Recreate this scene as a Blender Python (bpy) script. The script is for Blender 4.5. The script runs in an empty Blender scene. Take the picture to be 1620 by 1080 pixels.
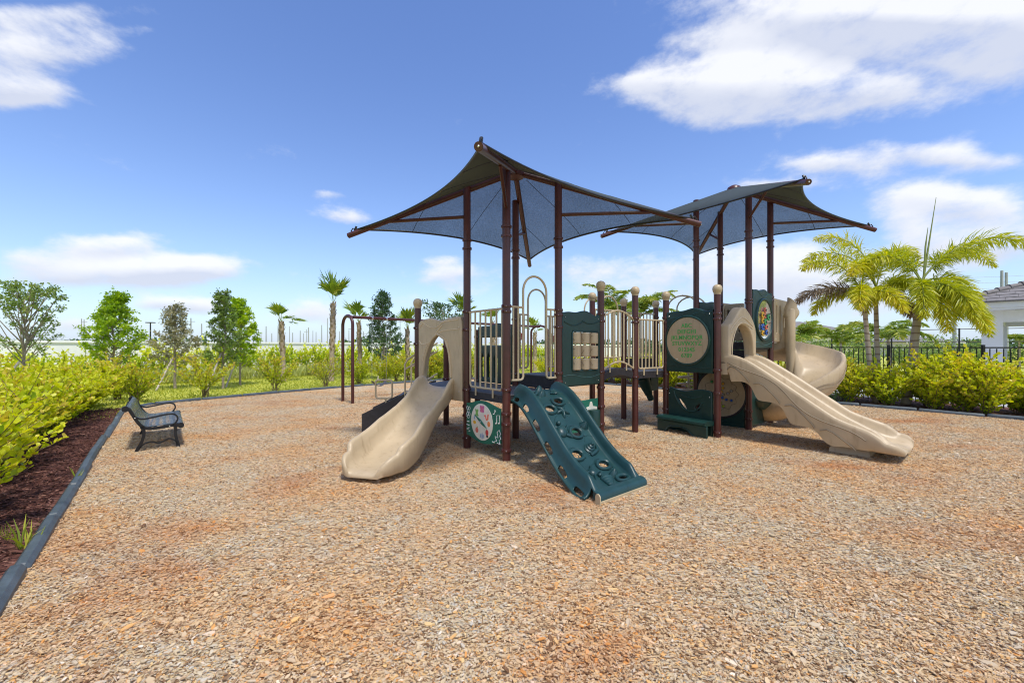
import bpy, bmesh, math, random
import numpy as np
from mathutils import Vector, Matrix
random.seed(7); rng = np.random.default_rng(7)
R = math.radians
scene = bpy.context.scene
COL = scene.collection
CHIPS = 800000

# ------------------------------------------------------------------ camera, sky, sun, exposure
FPX, HZ, CAMH = 670.0, 548.0, 1.70
cam_d = bpy.data.cameras.new('camera'); cam = bpy.data.objects.new('camera', cam_d); COL.objects.link(cam)
cam_d.sensor_width = 36.0; cam_d.lens = FPX / 1620 * 36.0
cam_d.shift_y = (HZ - 540) / 1620
cam_d.clip_start = 0.05; cam_d.clip_end = 3000
cam.location = (0, 0, CAMH); cam.rotation_euler = (R(90), 0, 0)
scene.camera = cam
scene.view_settings.view_transform = 'Standard'; scene.view_settings.look = 'None'
scene.cycles.filter_width = 1.1
scene.view_settings.gamma = 1.0; scene.view_settings.use_curve_mapping = False
scene.view_settings.exposure = 0.94

SUN_TO = Vector((0.24, -0.36, 1.0)).normalized()          # towards the sun
sun_el = math.asin(SUN_TO.z); sun_az = math.atan2(SUN_TO.x, SUN_TO.y)
sl = bpy.data.lights.new('sun', 'SUN'); sl.energy = 2.0; sl.angle = R(7.0); sl.color = (1.0, 0.95, 0.87)
so = bpy.data.objects.new('sun', sl); COL.objects.link(so)
so.rotation_euler = (-SUN_TO).to_track_quat('-Z', 'Y').to_euler()

def px_dir(x, y):
    u = (x - 810) / FPX; v = (HZ - y) / FPX
    return math.atan(u), math.atan(v / math.sqrt(1 + u * u))

def build_world():
    w = bpy.data.worlds.new('World'); scene.world = w; w.use_nodes = True
    nt = w.node_tree; nt.nodes.clear(); L = nt.links
    def nd(t, **k):
        n = nt.nodes.new(t)
        for a, b in k.items(): setattr(n, a, b)
        return n
    def m(op, a, b=None, c=None):
        n = nd('ShaderNodeMath', operation=op)
        for i, v in enumerate((a, b, c)):
            if v is None: continue
            if isinstance(v, (int, float)): n.inputs[i].default_value = v
            else: L.new(v, n.inputs[i])
        return n.outputs[0]
    out = nd('ShaderNodeOutputWorld'); bg = nd('ShaderNodeBackground'); L.new(bg.outputs[0], out.inputs[0])
    sky = nd('ShaderNodeTexSky'); sky.sky_type = 'NISHITA'; sky.sun_disc = False
    sky.sun_elevation = sun_el; sky.sun_rotation = sun_az
    sky.air_density = 1.0; sky.dust_density = 0.3; sky.ozone_density = 2.4; sky.altitude = 0
    bg.inputs[1].default_value = 0.15
    tc = nd('ShaderNodeTexCoord'); d = tc.outputs['Generated']
    sep = nd('ShaderNodeSeparateXYZ'); L.new(d, sep.inputs[0])
    az = m('ARCTAN2', sep.outputs[0], sep.outputs[1]); el = m('ARCSINE', sep.outputs[2])
    def noise(scale, detail, rough, vec=d, sc=(1, 1, 1), loc=(0, 0, 0)):
        mp = nd('ShaderNodeMapping'); mp.inputs['Scale'].default_value = sc; mp.inputs['Location'].default_value = loc
        L.new(vec, mp.inputs[0])
        n = nd('ShaderNodeTexNoise'); n.inputs['Scale'].default_value = scale
        n.inputs['Detail'].default_value = detail; n.inputs['Roughness'].default_value = rough
        L.new(mp.outputs[0], n.inputs['Vector']); return n.outputs[0]
    n1 = noise(3.2, 7, 0.55, sc=(1, 1, 2.2)); n2 = noise(3.2, 7, 0.55, sc=(1, 1, 2.2), loc=(7, 3, 1)); n3 = noise(9, 8, 0.6, sc=(1, 1, 2.6), loc=(2, 9, 4))
    n4 = noise(2.4, 8, 0.6, sc=(1, 1, 3.0), loc=(5, 1, 8))
    n5 = noise(7.5, 9, 0.62, sc=(1, 1, 1.9), loc=(3, 3, 3)); n6 = noise(22, 6, 0.6, sc=(1, 1, 1.9), loc=(1, 4, 2))
    # the clouds seen over the playground, laid out on the plane one metre ahead (x/y, z/y)
    yy = m('MAXIMUM', sep.outputs[1], 0.05); ahead = nd('ShaderNodeMapRange'); ahead.inputs[1].default_value = 0.08; ahead.inputs[2].default_value = 0.3; L.new(sep.outputs[1], ahead.inputs[0])
    uu = m('MULTIPLY_ADD', m('SUBTRACT', n1, 0.5), 0.16, m('DIVIDE', sep.outputs[0], yy))
    vv = m('MULTIPLY_ADD', m('SUBTRACT', n2, 0.5), 0.07, m('DIVIDE', sep.outputs[2], yy))
    blobs = [  # px x, y, rx, ry, weight
        (1290, 30, 130, 42, 1.0), (1420, 30, 170, 50, 1.1), (1570, 70, 130, 60, 1.2), (1140, 62, 90, 20, .75), (1380, 10, 240, 40, 1.0), (1560, 20, 160, 60, 1.2),
        (1170, 130, 130, 44, 1.25), (1250, 150, 140, 42, 1.2), (1040, 128, 90, 22, .8), (1380, 148, 90, 24, .7), (1240, 105, 70, 30, .8), (1150, 175, 130, 22, .5),
        (1470, 238, 90, 20, 1.0), (1560, 252, 60, 16, .7), (1360, 262, 90, 18, .75), (1290, 258, 50, 12, .5),
        (1480, 312, 80, 26, 1.15), (1560, 322, 70, 24, 1.0), (1600, 368, 70, 30, 1.0), (1470, 368, 60, 30, 1.0), (1540, 395, 80, 26, .7), (1400, 345, 60, 18, .4),
        (30, 30, 90, 26, .8), (100, 80, 90, 30, .75), (20, 95, 70, 40, .85), (60, 145, 70, 20, .95), (15, 140, 50, 24, .9), (150, 18, 110, 16, .4), (200, 48, 60, 12, .3),
        (150, 385, 70, 20, 1.05), (215, 388, 50, 18, .9), (120, 425, 90, 22, .9), (230, 430, 90, 22, 1.1), (320, 428, 80, 22, 1.3), (30, 405, 50, 24, .7), (40, 440, 90, 12, .45),
        (535, 338, 46, 15, .85), (525, 303, 26, 7, .7), (620, 296, 22, 6, .35),
        (250, 485, 55, 15, 1.0), (320, 490, 55, 16, .9), (110, 512, 50, 14, .9), (500, 490, 40, 16, .8), (470, 508, 60, 12, .5), (700, 432, 60, 16, .9), (690, 410, 40, 9, .6), (650, 470, 70, 16, .5), (600, 505, 100, 12, .4),
        (1230, 292, 70, 9, .8), (1100, 430, 170, 26, .62), (1230, 440, 140, 40, .62), (1010, 470, 180, 30, .6), (1380, 450, 150, 50, .62), (1300, 400, 90, 20, .4), (900, 420, 100, 18, .4), (1130, 400, 60, 10, .3)]
    tot = None; shade = None
    for (x, y, rx, ry, wt) in blobs:
        u0, v0 = (x - 810) / FPX, (HZ - y) / FPX; ra, re = rx / FPX, ry / FPX
        da = m('MULTIPLY', m('SUBTRACT', uu, u0), 1 / ra); de = m('MULTIPLY', m('SUBTRACT', vv, v0), 1 / re)
        q = m('MULTIPLY_ADD', da, da, m('MULTIPLY', de, de))
        g = m('MULTIPLY', m('EXPONENT', m('MULTIPLY', q, -0.8)), wt)
        sh = m('MULTIPLY', g, de)
        tot = g if tot is None else m('ADD', tot, g)
        shade = sh if shade is None else m('ADD', shade, sh)
    tot = m('MULTIPLY', tot, ahead.outputs[0])
    # unseen cloud overhead and behind the viewer, thickened to add fill light
    back = nd('ShaderNodeMapRange'); back.inputs[1].default_value = 0.35; back.inputs[2].default_value = -0.15; L.new(sep.outputs[1], back.inputs[0])
    gen = m('MULTIPLY', m('MAXIMUM', m('SUBTRACT', m('MULTIPLY', n4, 3.8), 1.2), 0.0), back.outputs[0])
    tot = m('ADD', tot, gen)
    dens = m('ADD', m('MINIMUM', tot, 1.1), m('ADD', m('MULTIPLY', m('SUBTRACT', n5, 0.5), 1.9), m('MULTIPLY', m('SUBTRACT', n6, 0.5), 0.65)))
    mr = nd('ShaderNodeMapRange', interpolation_type='SMOOTHSTEP'); mr.inputs[1].default_value = 0.28; mr.inputs[2].default_value = 1.18
    L.new(dens, mr.inputs[0])
    cov = m('MULTIPLY', mr.outputs[0], 0.93)
    # pale veil low over the horizon
    hz = m('MULTIPLY', m('EXPONENT', m('MULTIPLY', m('MAXIMUM', el, 0.0), -7.0)), 0.80)
    cov2 = cov
    sm = nd('ShaderNodeMapRange'); sm.inputs[1].default_value = -0.55; sm.inputs[2].default_value = 0.45; L.new(m('ADD', shade, m('MULTIPLY', m('SUBTRACT', n5, 0.5), 1.0)), sm.inputs[0])
    cc = nd('ShaderNodeMix', data_type='RGBA'); L.new(sm.outputs[0], cc.inputs[0])
    cc.inputs[6].default_value = (2.45, 2.62, 3.1, 1); cc.inputs[7].default_value = (3.5, 3.55, 3.7, 1)
    # the sky's own blue, a little deeper
    hs = nd('ShaderNodeHueSaturation'); hs.inputs['Saturation'].default_value = 1.14; hs.inputs['Hue'].default_value = 0.512; hs.inputs['Value'].default_value = 0.76
    L.new(sky.outputs[0], hs.inputs['Color'])
    mx = nd('ShaderNodeMix', data_type='RGBA'); L.new(cov2, mx.inputs[0]); vl = nd('ShaderNodeMix', data_type='RGBA'); L.new(hz, vl.inputs[0]); L.new(hs.outputs[0], vl.inputs[6]); vl.inputs[7].default_value = (1.6, 2.1, 3.2, 1); L.new(vl.outputs[2], mx.inputs[6]); L.new(cc.outputs[2], mx.inputs[7])
    L.new(mx.outputs[2], bg.inputs[0])
build_world()

# ------------------------------------------------------------------ helpers
class MB:
    def __init__(s): s.v = []; s.f = []
    def add(s, vs, fs):
        o = len(s.v); s.v += [tuple(v) for v in vs]; s.f += [tuple(i + o for i in f) for f in fs]; return s
    def obox(s, c, ax, ay, az):
        c = Vector(c); ax = Vector(ax); ay = Vector(ay); az = Vector(az)
        vs = [c + i * ax + j * ay + k * az for k in (-1, 1) for j in (-1, 1) for i in (-1, 1)]
        return s.add(vs, [(0, 2, 3, 1), (4, 5, 7, 6), (0, 1, 5, 4), (2, 6, 7, 3), (0, 4, 6, 2), (1, 3, 7, 5)])
    def box(s, x0, x1, y0, y1, z0, z1):
        return s.obox(((x0 + x1) / 2, (y0 + y1) / 2, (z0 + z1) / 2), ((x1 - x0) / 2, 0, 0), (0, (y1 - y0) / 2, 0), (0, 0, (z1 - z0) / 2))
    def loft(s, rings, closed=True, caps=True):
        n = len(rings[0]); vs = [p for r in rings for p in r]; fs = []
        for i in range(len(rings) - 1):
            for j in range(n if closed else n - 1):
                k = (j + 1) % n
                fs.append((i * n + j, i * n + k, (i + 1) * n + k, (i + 1) * n + j))
        if caps and closed:
            fs.append(tuple(range(n - 1, -1, -1))); fs.append(tuple((len(rings) - 1) * n + j for j in range(n)))
        return s.add(vs, fs)
    def tube(s, pts, r, n=8, caps=True, loop=False):
        pts = [Vector(p) for p in pts]; N = len(pts)
        rad = r if isinstance(r, (list, tuple)) else [r] * N
        tang = []
        for i in range(N):
            if loop: t = pts[(i + 1) % N] - pts[i - 1]
            else: t = pts[min(i + 1, N - 1)] - pts[max(i - 1, 0)]
            tang.append(t.normalized() if t.length > 1e-9 else Vector((0, 0, 1)))
        up = Vector((0, 0, 1)) if abs(tang[0].z) < 0.9 else Vector((1, 0, 0))
        a = tang[0].cross(up).normalized(); rings = []
        for i in range(N):
            a = (a - tang[i] * a.dot(tang[i]))
            a = a.normalized() if a.length > 1e-6 else tang[i].orthogonal().normalized()
            b = tang[i].cross(a)
            rings.append([pts[i] + (a * math.cos(2 * math.pi * k / n) + b * math.sin(2 * math.pi * k / n)) * rad[i] for k in range(n)])
        if loop: rings.append(rings[0]); caps = False
        return s.loft(rings, True, caps)
    def lathe(s, prof, c=(0, 0, 0), n=16, sx=1, sy=1):
        c = Vector(c)
        rings = [[c + Vector((r * math.cos(2 * math.pi * k / n) * sx, r * math.sin(2 * math.pi * k / n) * sy, z)) for k in range(n)] for (r, z) in prof]
        return s.loft(rings, True, True)
    def ball(s, c, r, n=14, m=8, sz=1.0):
        return s.lathe([(max(1e-4, r * math.sin(math.pi * i / m)), -r * sz * math.cos(math.pi * i / m)) for i in range(m + 1)], c, n)
    def mesh(s, name, smooth=True, ang=38):
        me = bpy.data.meshes.new(name); me.from_pydata(s.v, [], s.f); me.update()
        finish(me, smooth, ang); return me
    def build(s, name, mat, parent=None, smooth=True, ang=38):
        return put(name, s.mesh(name, smooth, ang), mat, parent)
def finish(me, smooth=True, ang=38):
    bm = bmesh.new(); bm.from_mesh(me); bmesh.ops.recalc_face_normals(bm, faces=bm.faces); bm.to_mesh(me); bm.free()
    if smooth:
        me.polygons.foreach_set('use_smooth', [True] * len(me.polygons)); me.set_sharp_from_angle(angle=R(ang))
def put(name, me, mat, parent=None):
    o = bpy.data.objects.new(name, me); COL.objects.link(o)
    if mat is not None and not me.materials: me.materials.append(mat)
    if parent is not None:
        o.parent = parent
        if parent.parent is None: o.matrix_parent_inverse = Matrix.Translation(-Vector(parent.location))
    return o
def tag(o, label=None, cat=None, group=None, kind=None):
    if label: o['label'] = label
    if cat: o['category'] = cat
    if group: o['group'] = group
    if kind: o['kind'] = kind
    return o
def thing(name, label, cat, loc=(0, 0, 0), group=None, rz=0):
    o = bpy.data.objects.new(name, None); COL.objects.link(o); o.location = loc; o.rotation_euler = (0, 0, rz)
    o.empty_display_size = 0.2
    return tag(o, label, cat, group)
def copy_tree(o, parent=None):
    c = o.copy(); COL.objects.link(c)
    if parent is not None: c.parent = parent
    for ch in list(o.children): copy_tree(ch, c)
    return c
def flat_mesh(outer, holes=(), t=0.05, bevel=0.0, res=1):
    cu = bpy.data.curves.new('tmp', 'CURVE'); cu.dimensions = '2D'; cu.fill_mode = 'BOTH'
    cu.extrude = max(0.0005, t / 2 - bevel); cu.bevel_depth = bevel; cu.bevel_resolution = res; cu.offset = -bevel
    for poly in [outer] + list(holes):
        sp = cu.splines.new('POLY'); sp.points.add(len(poly) - 1); sp.use_cyclic_u = True
        for p, q in zip(sp.points, poly): p.co = (q[0], q[1], 0, 1)
    ob = bpy.data.objects.new('tmp', cu); me = bpy.data.meshes.new_from_object(ob)
    bpy.data.objects.remove(ob); bpy.data.curves.remove(cu); return me
def text_mesh(txt, size, t=0.003):
    cu = bpy.data.curves.new('tmp', 'FONT'); cu.body = txt; cu.size = size; cu.extrude = t; cu.align_x = 'CENTER'; cu.align_y = 'CENTER'
    cu.space_character = 1.05; cu.offset = size * 0.009; cu.resolution_u = 3
    ob = bpy.data.objects.new('tmp', cu); me = bpy.data.meshes.new_from_object(ob)
    bpy.data.objects.remove(ob); bpy.data.curves.remove(cu); return me
class Frame:      # vertical plane through two ground points: x along, y up, z out towards the viewer's side
    def __init__(s, P, Q, z0=0.0, off=0.0, flip=False):
        P = Vector((P[0], P[1], 0)); Q = Vector((Q[0], Q[1], 0))
        s.w = (Q - P).length; s.ex = (Q - P).normalized(); s.up = Vector((0, 0, 1)); s.n = s.ex.cross(s.up)
        if flip: s.n = -s.n
        s.o = P + s.n * off + Vector((0, 0, z0))
    def __call__(s, x, y, z=0.0): return s.o + s.ex * x + s.up * y + s.n * z
    def xf(s, me, dx=0, dy=0, dz=0):
        me.transform(Matrix((( s.ex.x, s.up.x, s.n.x, 0), (s.ex.y, s.up.y, s.n.y, 0), (s.ex.z, s.up.z, s.n.z, 0), (0, 0, 0, 1))))
        me.transform(Matrix.Translation(s(dx, dy, dz))); finish(me); return me
def circ(cx, cy, rx, ry=None, n=32, a0=0):
    ry = rx if ry is None else ry
    return [(cx + rx * math.cos(a0 + 2 * math.pi * i / n), cy + ry * math.sin(a0 + 2 * math.pi * i / n)) for i in range(n)]
def spline(pts, k=8, closed=False):
    P = [Vector(p) for p in pts]; N = len(P); out = []
    for i in range(N if closed else N - 1):
        if closed: p0, p1, p2, p3 = P[i - 1], P[i], P[(i + 1) % N], P[(i + 2) % N]
        else: p0, p1, p2, p3 = P[max(i - 1, 0)], P[i], P[i + 1], P[min(i + 2, N - 1)]
        for j in range(k):
            t = j / k
            out.append(0.5 * ((2 * p1) + (p2 - p0) * t + (2 * p0 - 5 * p1 + 4 * p2 - p3) * t * t + (3 * p1 - p0 - 3 * p2 + p3) * t ** 3))
    if not closed: out.append(P[-1])
    return out
def interp(x, xs, ys):
    return float(np.interp(x, xs, ys))

# ------------------------------------------------------------------ materials
MAT = {}
def mat_nodes(name):
    m = bpy.data.materials.new(name); m.use_nodes = True; nt = m.node_tree
    return m, nt, nt.nodes['Principled BSDF']
def wear(nt, L, tc, cr, b, name):
    # sun fading in broad clouds, rain-washed dirt runs and fine scratches
    def noi(s, d, sc):
        mp = nt.nodes.new('ShaderNodeMapping'); mp.inputs['Scale'].default_value = sc; L.new(tc.outputs['Object'], mp.inputs[0])
        n = nt.nodes.new('ShaderNodeTexNoise'); n.inputs['Scale'].default_value = s; n.inputs['Detail'].default_value = d; n.inputs['Roughness'].default_value = 0.65; L.new(mp.outputs[0], n.inputs['Vector']); return n.outputs[0]
    src = cr.outputs[0]
    for (s, d, sc, lo, hi, col, amt) in ((14, 6, (1, 1, .12), .54, .74, (.62, .55, .47), .55), (1.6, 5, (1, 1, 1), .5, .8, (1.22, 1.22, 1.24), .7), (90, 3, (1, .25, 1), .64, .70, (1.35, 1.35, 1.35), .5)):
        r = nt.nodes.new('ShaderNodeMapRange'); r.inputs[1].default_value = lo; r.inputs[2].default_value = hi; r.inputs[4].default_value = amt; L.new(noi(s, d, sc), r.inputs[0])
        x = nt.nodes.new('ShaderNodeMix'); x.data_type = 'RGBA'; x.blend_type = 'MULTIPLY'; x.inputs[7].default_value = (*col, 1); L.new(r.outputs[0], x.inputs[0]); L.new(src, x.inputs[6]); src = x.outputs[2]
    L.new(src, b.inputs['Base Color'])
def plain(name, col, rough=0.5, metal=0.0, var=0.06, scale=8.0, bump=0.0, bscale=60.0, spec=0.5, dust=0.0):
    m, nt, b = mat_nodes(name); L = nt.links
    tc = nt.nodes.new('ShaderNodeTexCoord')
    n = nt.nodes.new('ShaderNodeTexNoise'); n.inputs['Scale'].default_value = scale; n.inputs['Detail'].default_value = 6
    L.new(tc.outputs['Object'], n.inputs['Vector'])
    cr = nt.nodes.new('ShaderNodeValToRGB'); cr.color_ramp.elements[0].position = 0.3; cr.color_ramp.elements[1].position = 0.7
    c = np.array(col); hi = np.clip(c * (1 + var * 1.6) + dust, 0, 1); lo = c * (1 - var * 1.6)
    cr.color_ramp.elements[0].color = (*lo, 1); cr.color_ramp.elements[1].color = (*hi, 1)
    L.new(n.outputs[0], cr.inputs[0]); L.new(cr.outputs[0], b.inputs['Base Color'])
    if name in ('tan_plastic', 'green_plastic', 'climber_plastic', 'maroon_paint', 'border_plastic'):
        wear(nt, L, tc, cr, b, name)
    mr = nt.nodes.new('ShaderNodeMapRange'); mr.inputs[3].default_value = max(0.05, rough - 0.08); mr.inputs[4].default_value = min(1, rough + 0.1)
    L.new(n.outputs[0], mr.inputs[0]); L.new(mr.outputs[0], b.inputs['Roughness'])
    b.inputs['Metallic'].default_value = metal; b.inputs['Specular IOR Level'].default_value = spec
    if bump > 0:
        n2 = nt.nodes.new('ShaderNodeTexNoise'); n2.inputs['Scale'].default_value = bscale; n2.inputs['Detail'].default_value = 4
        L.new(tc.outputs['Object'], n2.inputs['Vector'])
        bp = nt.nodes.new('ShaderNodeBump'); bp.inputs['Strength'].default_value = bump; bp.inputs['Distance'].default_value = 0.01
        L.new(n2.outputs[0], bp.inputs['Height']); L.new(bp.outputs[0], b.inputs['Normal'])
    MAT[name] = m; return m
plain('maroon_paint', (0.072, 0.020, 0.017), 0.30, 0.0, 0.12, 5, 0.05, 120)
plain('tan_plastic', (0.47, 0.365, 0.225), 0.42, 0, 0.05, 3, 0.10, 260, dust=0.01)
plain('tan_steel', (0.50, 0.40, 0.245), 0.35, 0, 0.05, 5)
plain('tan_highlight', (0.60, 0.48, 0.32), 0.4)  # lighter tan, highlight of the hood ridges put into the colour
plain('tan_groove', (0.24, 0.185, 0.12), 0.6)  # darker tan, shade of moulded grooves put into the colour
plain('green_plastic', (0.009, 0.040, 0.033), 0.36, 0, 0.12, 4, 0.12, 260)
plain('climber_plastic', (0.012, 0.050, 0.052), 0.38, 0, 0.10, 4, 0.12, 260)
plain('panel_green', (0.012, 0.15, 0.095), 0.45)
plain('panel_line', (0.05, 0.12, 0.11), 0.45)
plain('letter_green', (0.07, 0.40, 0.09), 0.5)
plain('cream', (0.80, 0.76, 0.62), 0.5)
plain('white_print', (0.78, 0.78, 0.74), 0.5)
plain('deck_black', (0.030, 0.027, 0.029), 0.55, 0, 0.15, 20, 0.2, 200)
plain('deck_top', (0.075, 0.075, 0.085), 0.6, 0, 0.15, 30, 0.3, 150)
plain('red', (0.55, 0.05, 0.05), 0.4); plain('yellow', (0.75, 0.42, 0.03), 0.4); plain('blue', (0.03, 0.12, 0.45), 0.35)
plain('lime', (0.45, 0.60, 0.03), 0.35); plain('leaf_print', (0.22, 0.45, 0.10), 0.5); plain('orange', (0.75, 0.25, 0.08), 0.4)
plain('pink', (0.62, 0.16, 0.34), 0.5); plain('toy_green', (0.05, 0.32, 0.10), 0.4); plain('coral', (0.72, 0.18, 0.12), 0.4); plain('pale_blue', (0.28, 0.42, 0.55), 0.5)
plain('steel', (0.55, 0.55, 0.55), 0.3, 1.0)
plain('black_iron', (0.010, 0.010, 0.011), 0.42, 0, 0.1, 20)
plain('bench_metal', (0.13, 0.15, 0.17), 0.25, 0.5, 0.12, 6, 0.15, 400)
plain('border_plastic', (0.062, 0.083, 0.098), 0.5, 0, 0.16, 6, 0.25, 120, dust=0.012)
plain('fence_black', (0.010, 0.010, 0.012), 0.4)
plain('white_wall', (0.93, 0.93, 0.91), 0.8, 0, 0.03, 0.8)
plain('pole_grey', (0.36, 0.38, 0.40), 0.8)
plain('white_paint', (0.80, 0.81, 0.82), 0.6, 0, 0.02, 2)
plain('roof_tile', (0.20, 0.185, 0.18), 0.8, 0, 0.15, 6, 0.3, 60)
plain('house_wall', (0.66, 0.63, 0.58), 0.8)
plain('window_glass', (0.03, 0.04, 0.05), 0.1)
plain('concrete', (0.42, 0.42, 0.40), 0.8, 0, 0.1, 5)
plain('stake_wood', (0.48, 0.42, 0.35), 0.8, 0, 0.15, 12)
plain('bark_grey', (0.30, 0.25, 0.20), 0.9, 0, 0.25, 14, 0.6, 40)
plain('palm_trunk', (0.38, 0.30, 0.21), 0.85, 0, 0.2, 10, 0.5, 50)
plain('palm_boot', (0.36, 0.26, 0.16), 0.9, 0, 0.3, 14, 0.4, 50)
plain('stem_brown', (0.17, 0.12, 0.07), 0.85, 0, 0.2, 14)
plain('soil', (0.09, 0.065, 0.045), 0.95, 0, 0.3, 9, 0.6, 30)
def ringed_trunk():
    m, nt, b = mat_nodes('ringed_trunk'); L = nt.links
    tc = nt.nodes.new('ShaderNodeTexCoord'); wv = nt.nodes.new('ShaderNodeTexWave'); wv.bands_direction = 'Z'
    wv.inputs['Scale'].default_value = 1.5; wv.inputs['Distortion'].default_value = 2.0; wv.inputs['Detail'].default_value = 3; wv.inputs['Detail Scale'].default_value = 1.4
    L.new(tc.outputs['Object'], wv.inputs['Vector'])
    cr = nt.nodes.new('ShaderNodeValToRGB'); e = cr.color_ramp.elements
    e[0].position = 0.0; e[0].color = (0.20, 0.14, 0.10, 1); e[1].position = 0.22; e[1].color = (0.40, 0.35, 0.28, 1)
    L.new(wv.outputs['Fac'], cr.inputs[0]); L.new(cr.outputs[0], b.inputs['Base Color']); b.inputs['Roughness'].default_value = 0.85
    MAT['ringed_trunk'] = m
ringed_trunk()
def leaf_mat(name, stops, rough=0.45, trans=0.35, objvar=0.12):
    m, nt, b = mat_nodes(name); L = nt.links
    at = nt.nodes.new('ShaderNodeAttribute'); at.attribute_name = 'rnd'
    oi = nt.nodes.new('ShaderNodeObjectInfo')
    ad = nt.nodes.new('ShaderNodeMath'); ad.operation = 'MULTIPLY_ADD'; ad.inputs[1].default_value = objvar * 2; L.new(oi.outputs['Random'], ad.inputs[0])
    sb = nt.nodes.new('ShaderNodeMath'); sb.operation = 'SUBTRACT'; sb.inputs[1].default_value = objvar; L.new(at.outputs['Fac'], sb.inputs[0]); L.new(sb.outputs[0], ad.inputs[2])
    cr = nt.nodes.new('ShaderNodeValToRGB'); e = cr.color_ramp.elements
    while len(e) < len(stops): e.new(0.5)
    for i, (p, c) in enumerate(stops): e[i].position = p; e[i].color = (*c, 1)
    L.new(ad.outputs[0], cr.inputs[0]); L.new(cr.outputs[0], b.inputs['Base Color']); b.inputs['Roughness'].default_value = rough
    b.inputs['Specular IOR Level'].default_value = 0.35
    tr = nt.nodes.new('ShaderNodeBsdfTranslucent')
    g = nt.nodes.new('ShaderNodeHueSaturation'); g.inputs['Saturation'].default_value = 1.1; g.inputs['Value'].default_value = 1.5; L.new(cr.outputs[0], g.inputs['Color']); L.new(g.outputs[0], tr.inputs[0])
    mx = nt.nodes.new('ShaderNodeMixShader'); mx.inputs[0].default_value = trans
    out = nt.nodes['Material Output']; L.new(b.outputs[0], mx.inputs[1]); L.new(tr.outputs[0], mx.inputs[2]); L.new(mx.outputs[0], out.inputs[0])
    MAT[name] = m
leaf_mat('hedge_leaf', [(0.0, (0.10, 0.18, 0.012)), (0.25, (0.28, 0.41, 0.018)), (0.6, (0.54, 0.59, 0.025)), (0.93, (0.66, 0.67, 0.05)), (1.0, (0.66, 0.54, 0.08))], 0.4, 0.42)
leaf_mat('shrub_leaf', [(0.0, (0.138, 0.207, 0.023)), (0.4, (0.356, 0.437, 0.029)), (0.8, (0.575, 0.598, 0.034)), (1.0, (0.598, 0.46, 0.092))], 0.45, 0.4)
leaf_mat('clusia_leaf', [(0.0, (0.162, 0.282, 0.03)), (0.5, (0.419, 0.564, 0.04)), (1.0, (0.75, 0.75, 0.06))], 0.4, 0.3)
leaf_mat('oak_leaf', [(0.0, (0.095, 0.15, 0.036)), (0.5, (0.189, 0.28, 0.06)), (1.0, (0.336, 0.4, 0.1))], 0.5, 0.3)
leaf_mat('bright_leaf', [(0.0, (0.128, 0.251, 0.013)), (0.5, (0.352, 0.503, 0.024)), (1.0, (0.608, 0.661, 0.039))], 0.45, 0.35)
leaf_mat('grey_leaf', [(0.0, (0.188, 0.188, 0.104)), (0.5, (0.319, 0.309, 0.169)), (1.0, (0.488, 0.413, 0.244))], 0.55, 0.25)
leaf_mat('dark_leaf', [(0.0, (0.044, 0.097, 0.041)), (0.5, (0.089, 0.162, 0.065)), (1.0, (0.161, 0.244, 0.082))], 0.5, 0.25)
leaf_mat('sabal_leaf', [(0.0, (0.1, 0.188, 0.025)), (0.5, (0.213, 0.312, 0.037)), (1.0, (0.5, 0.475, 0.075))], 0.45, 0.3)
leaf_mat('foxtail_leaf', [(0.0, (0.17, 0.24, 0.02)), (0.35, (0.38, 0.42, 0.025)), (0.7, (0.58, 0.56, 0.035)), (1.0, (0.70, 0.58, 0.08))], 0.42, 0.35)
leaf_mat('dry_leaf', [(0.0, (0.12, 0.08, 0.05)), (1.0, (0.38, 0.29, 0.20))], 0.8, 0.15)
leaf_mat('grass_leaf', [(0.0, (0.17, 0.23, 0.027)), (0.5, (0.34, 0.392, 0.041)), (1.0, (0.539, 0.513, 0.081))], 0.6, 0.35)
leaf_mat('muhly_leaf', [(0.0, (0.295, 0.351, 0.105)), (1.0, (0.627, 0.632, 0.229))], 0.7, 0.3)

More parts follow.
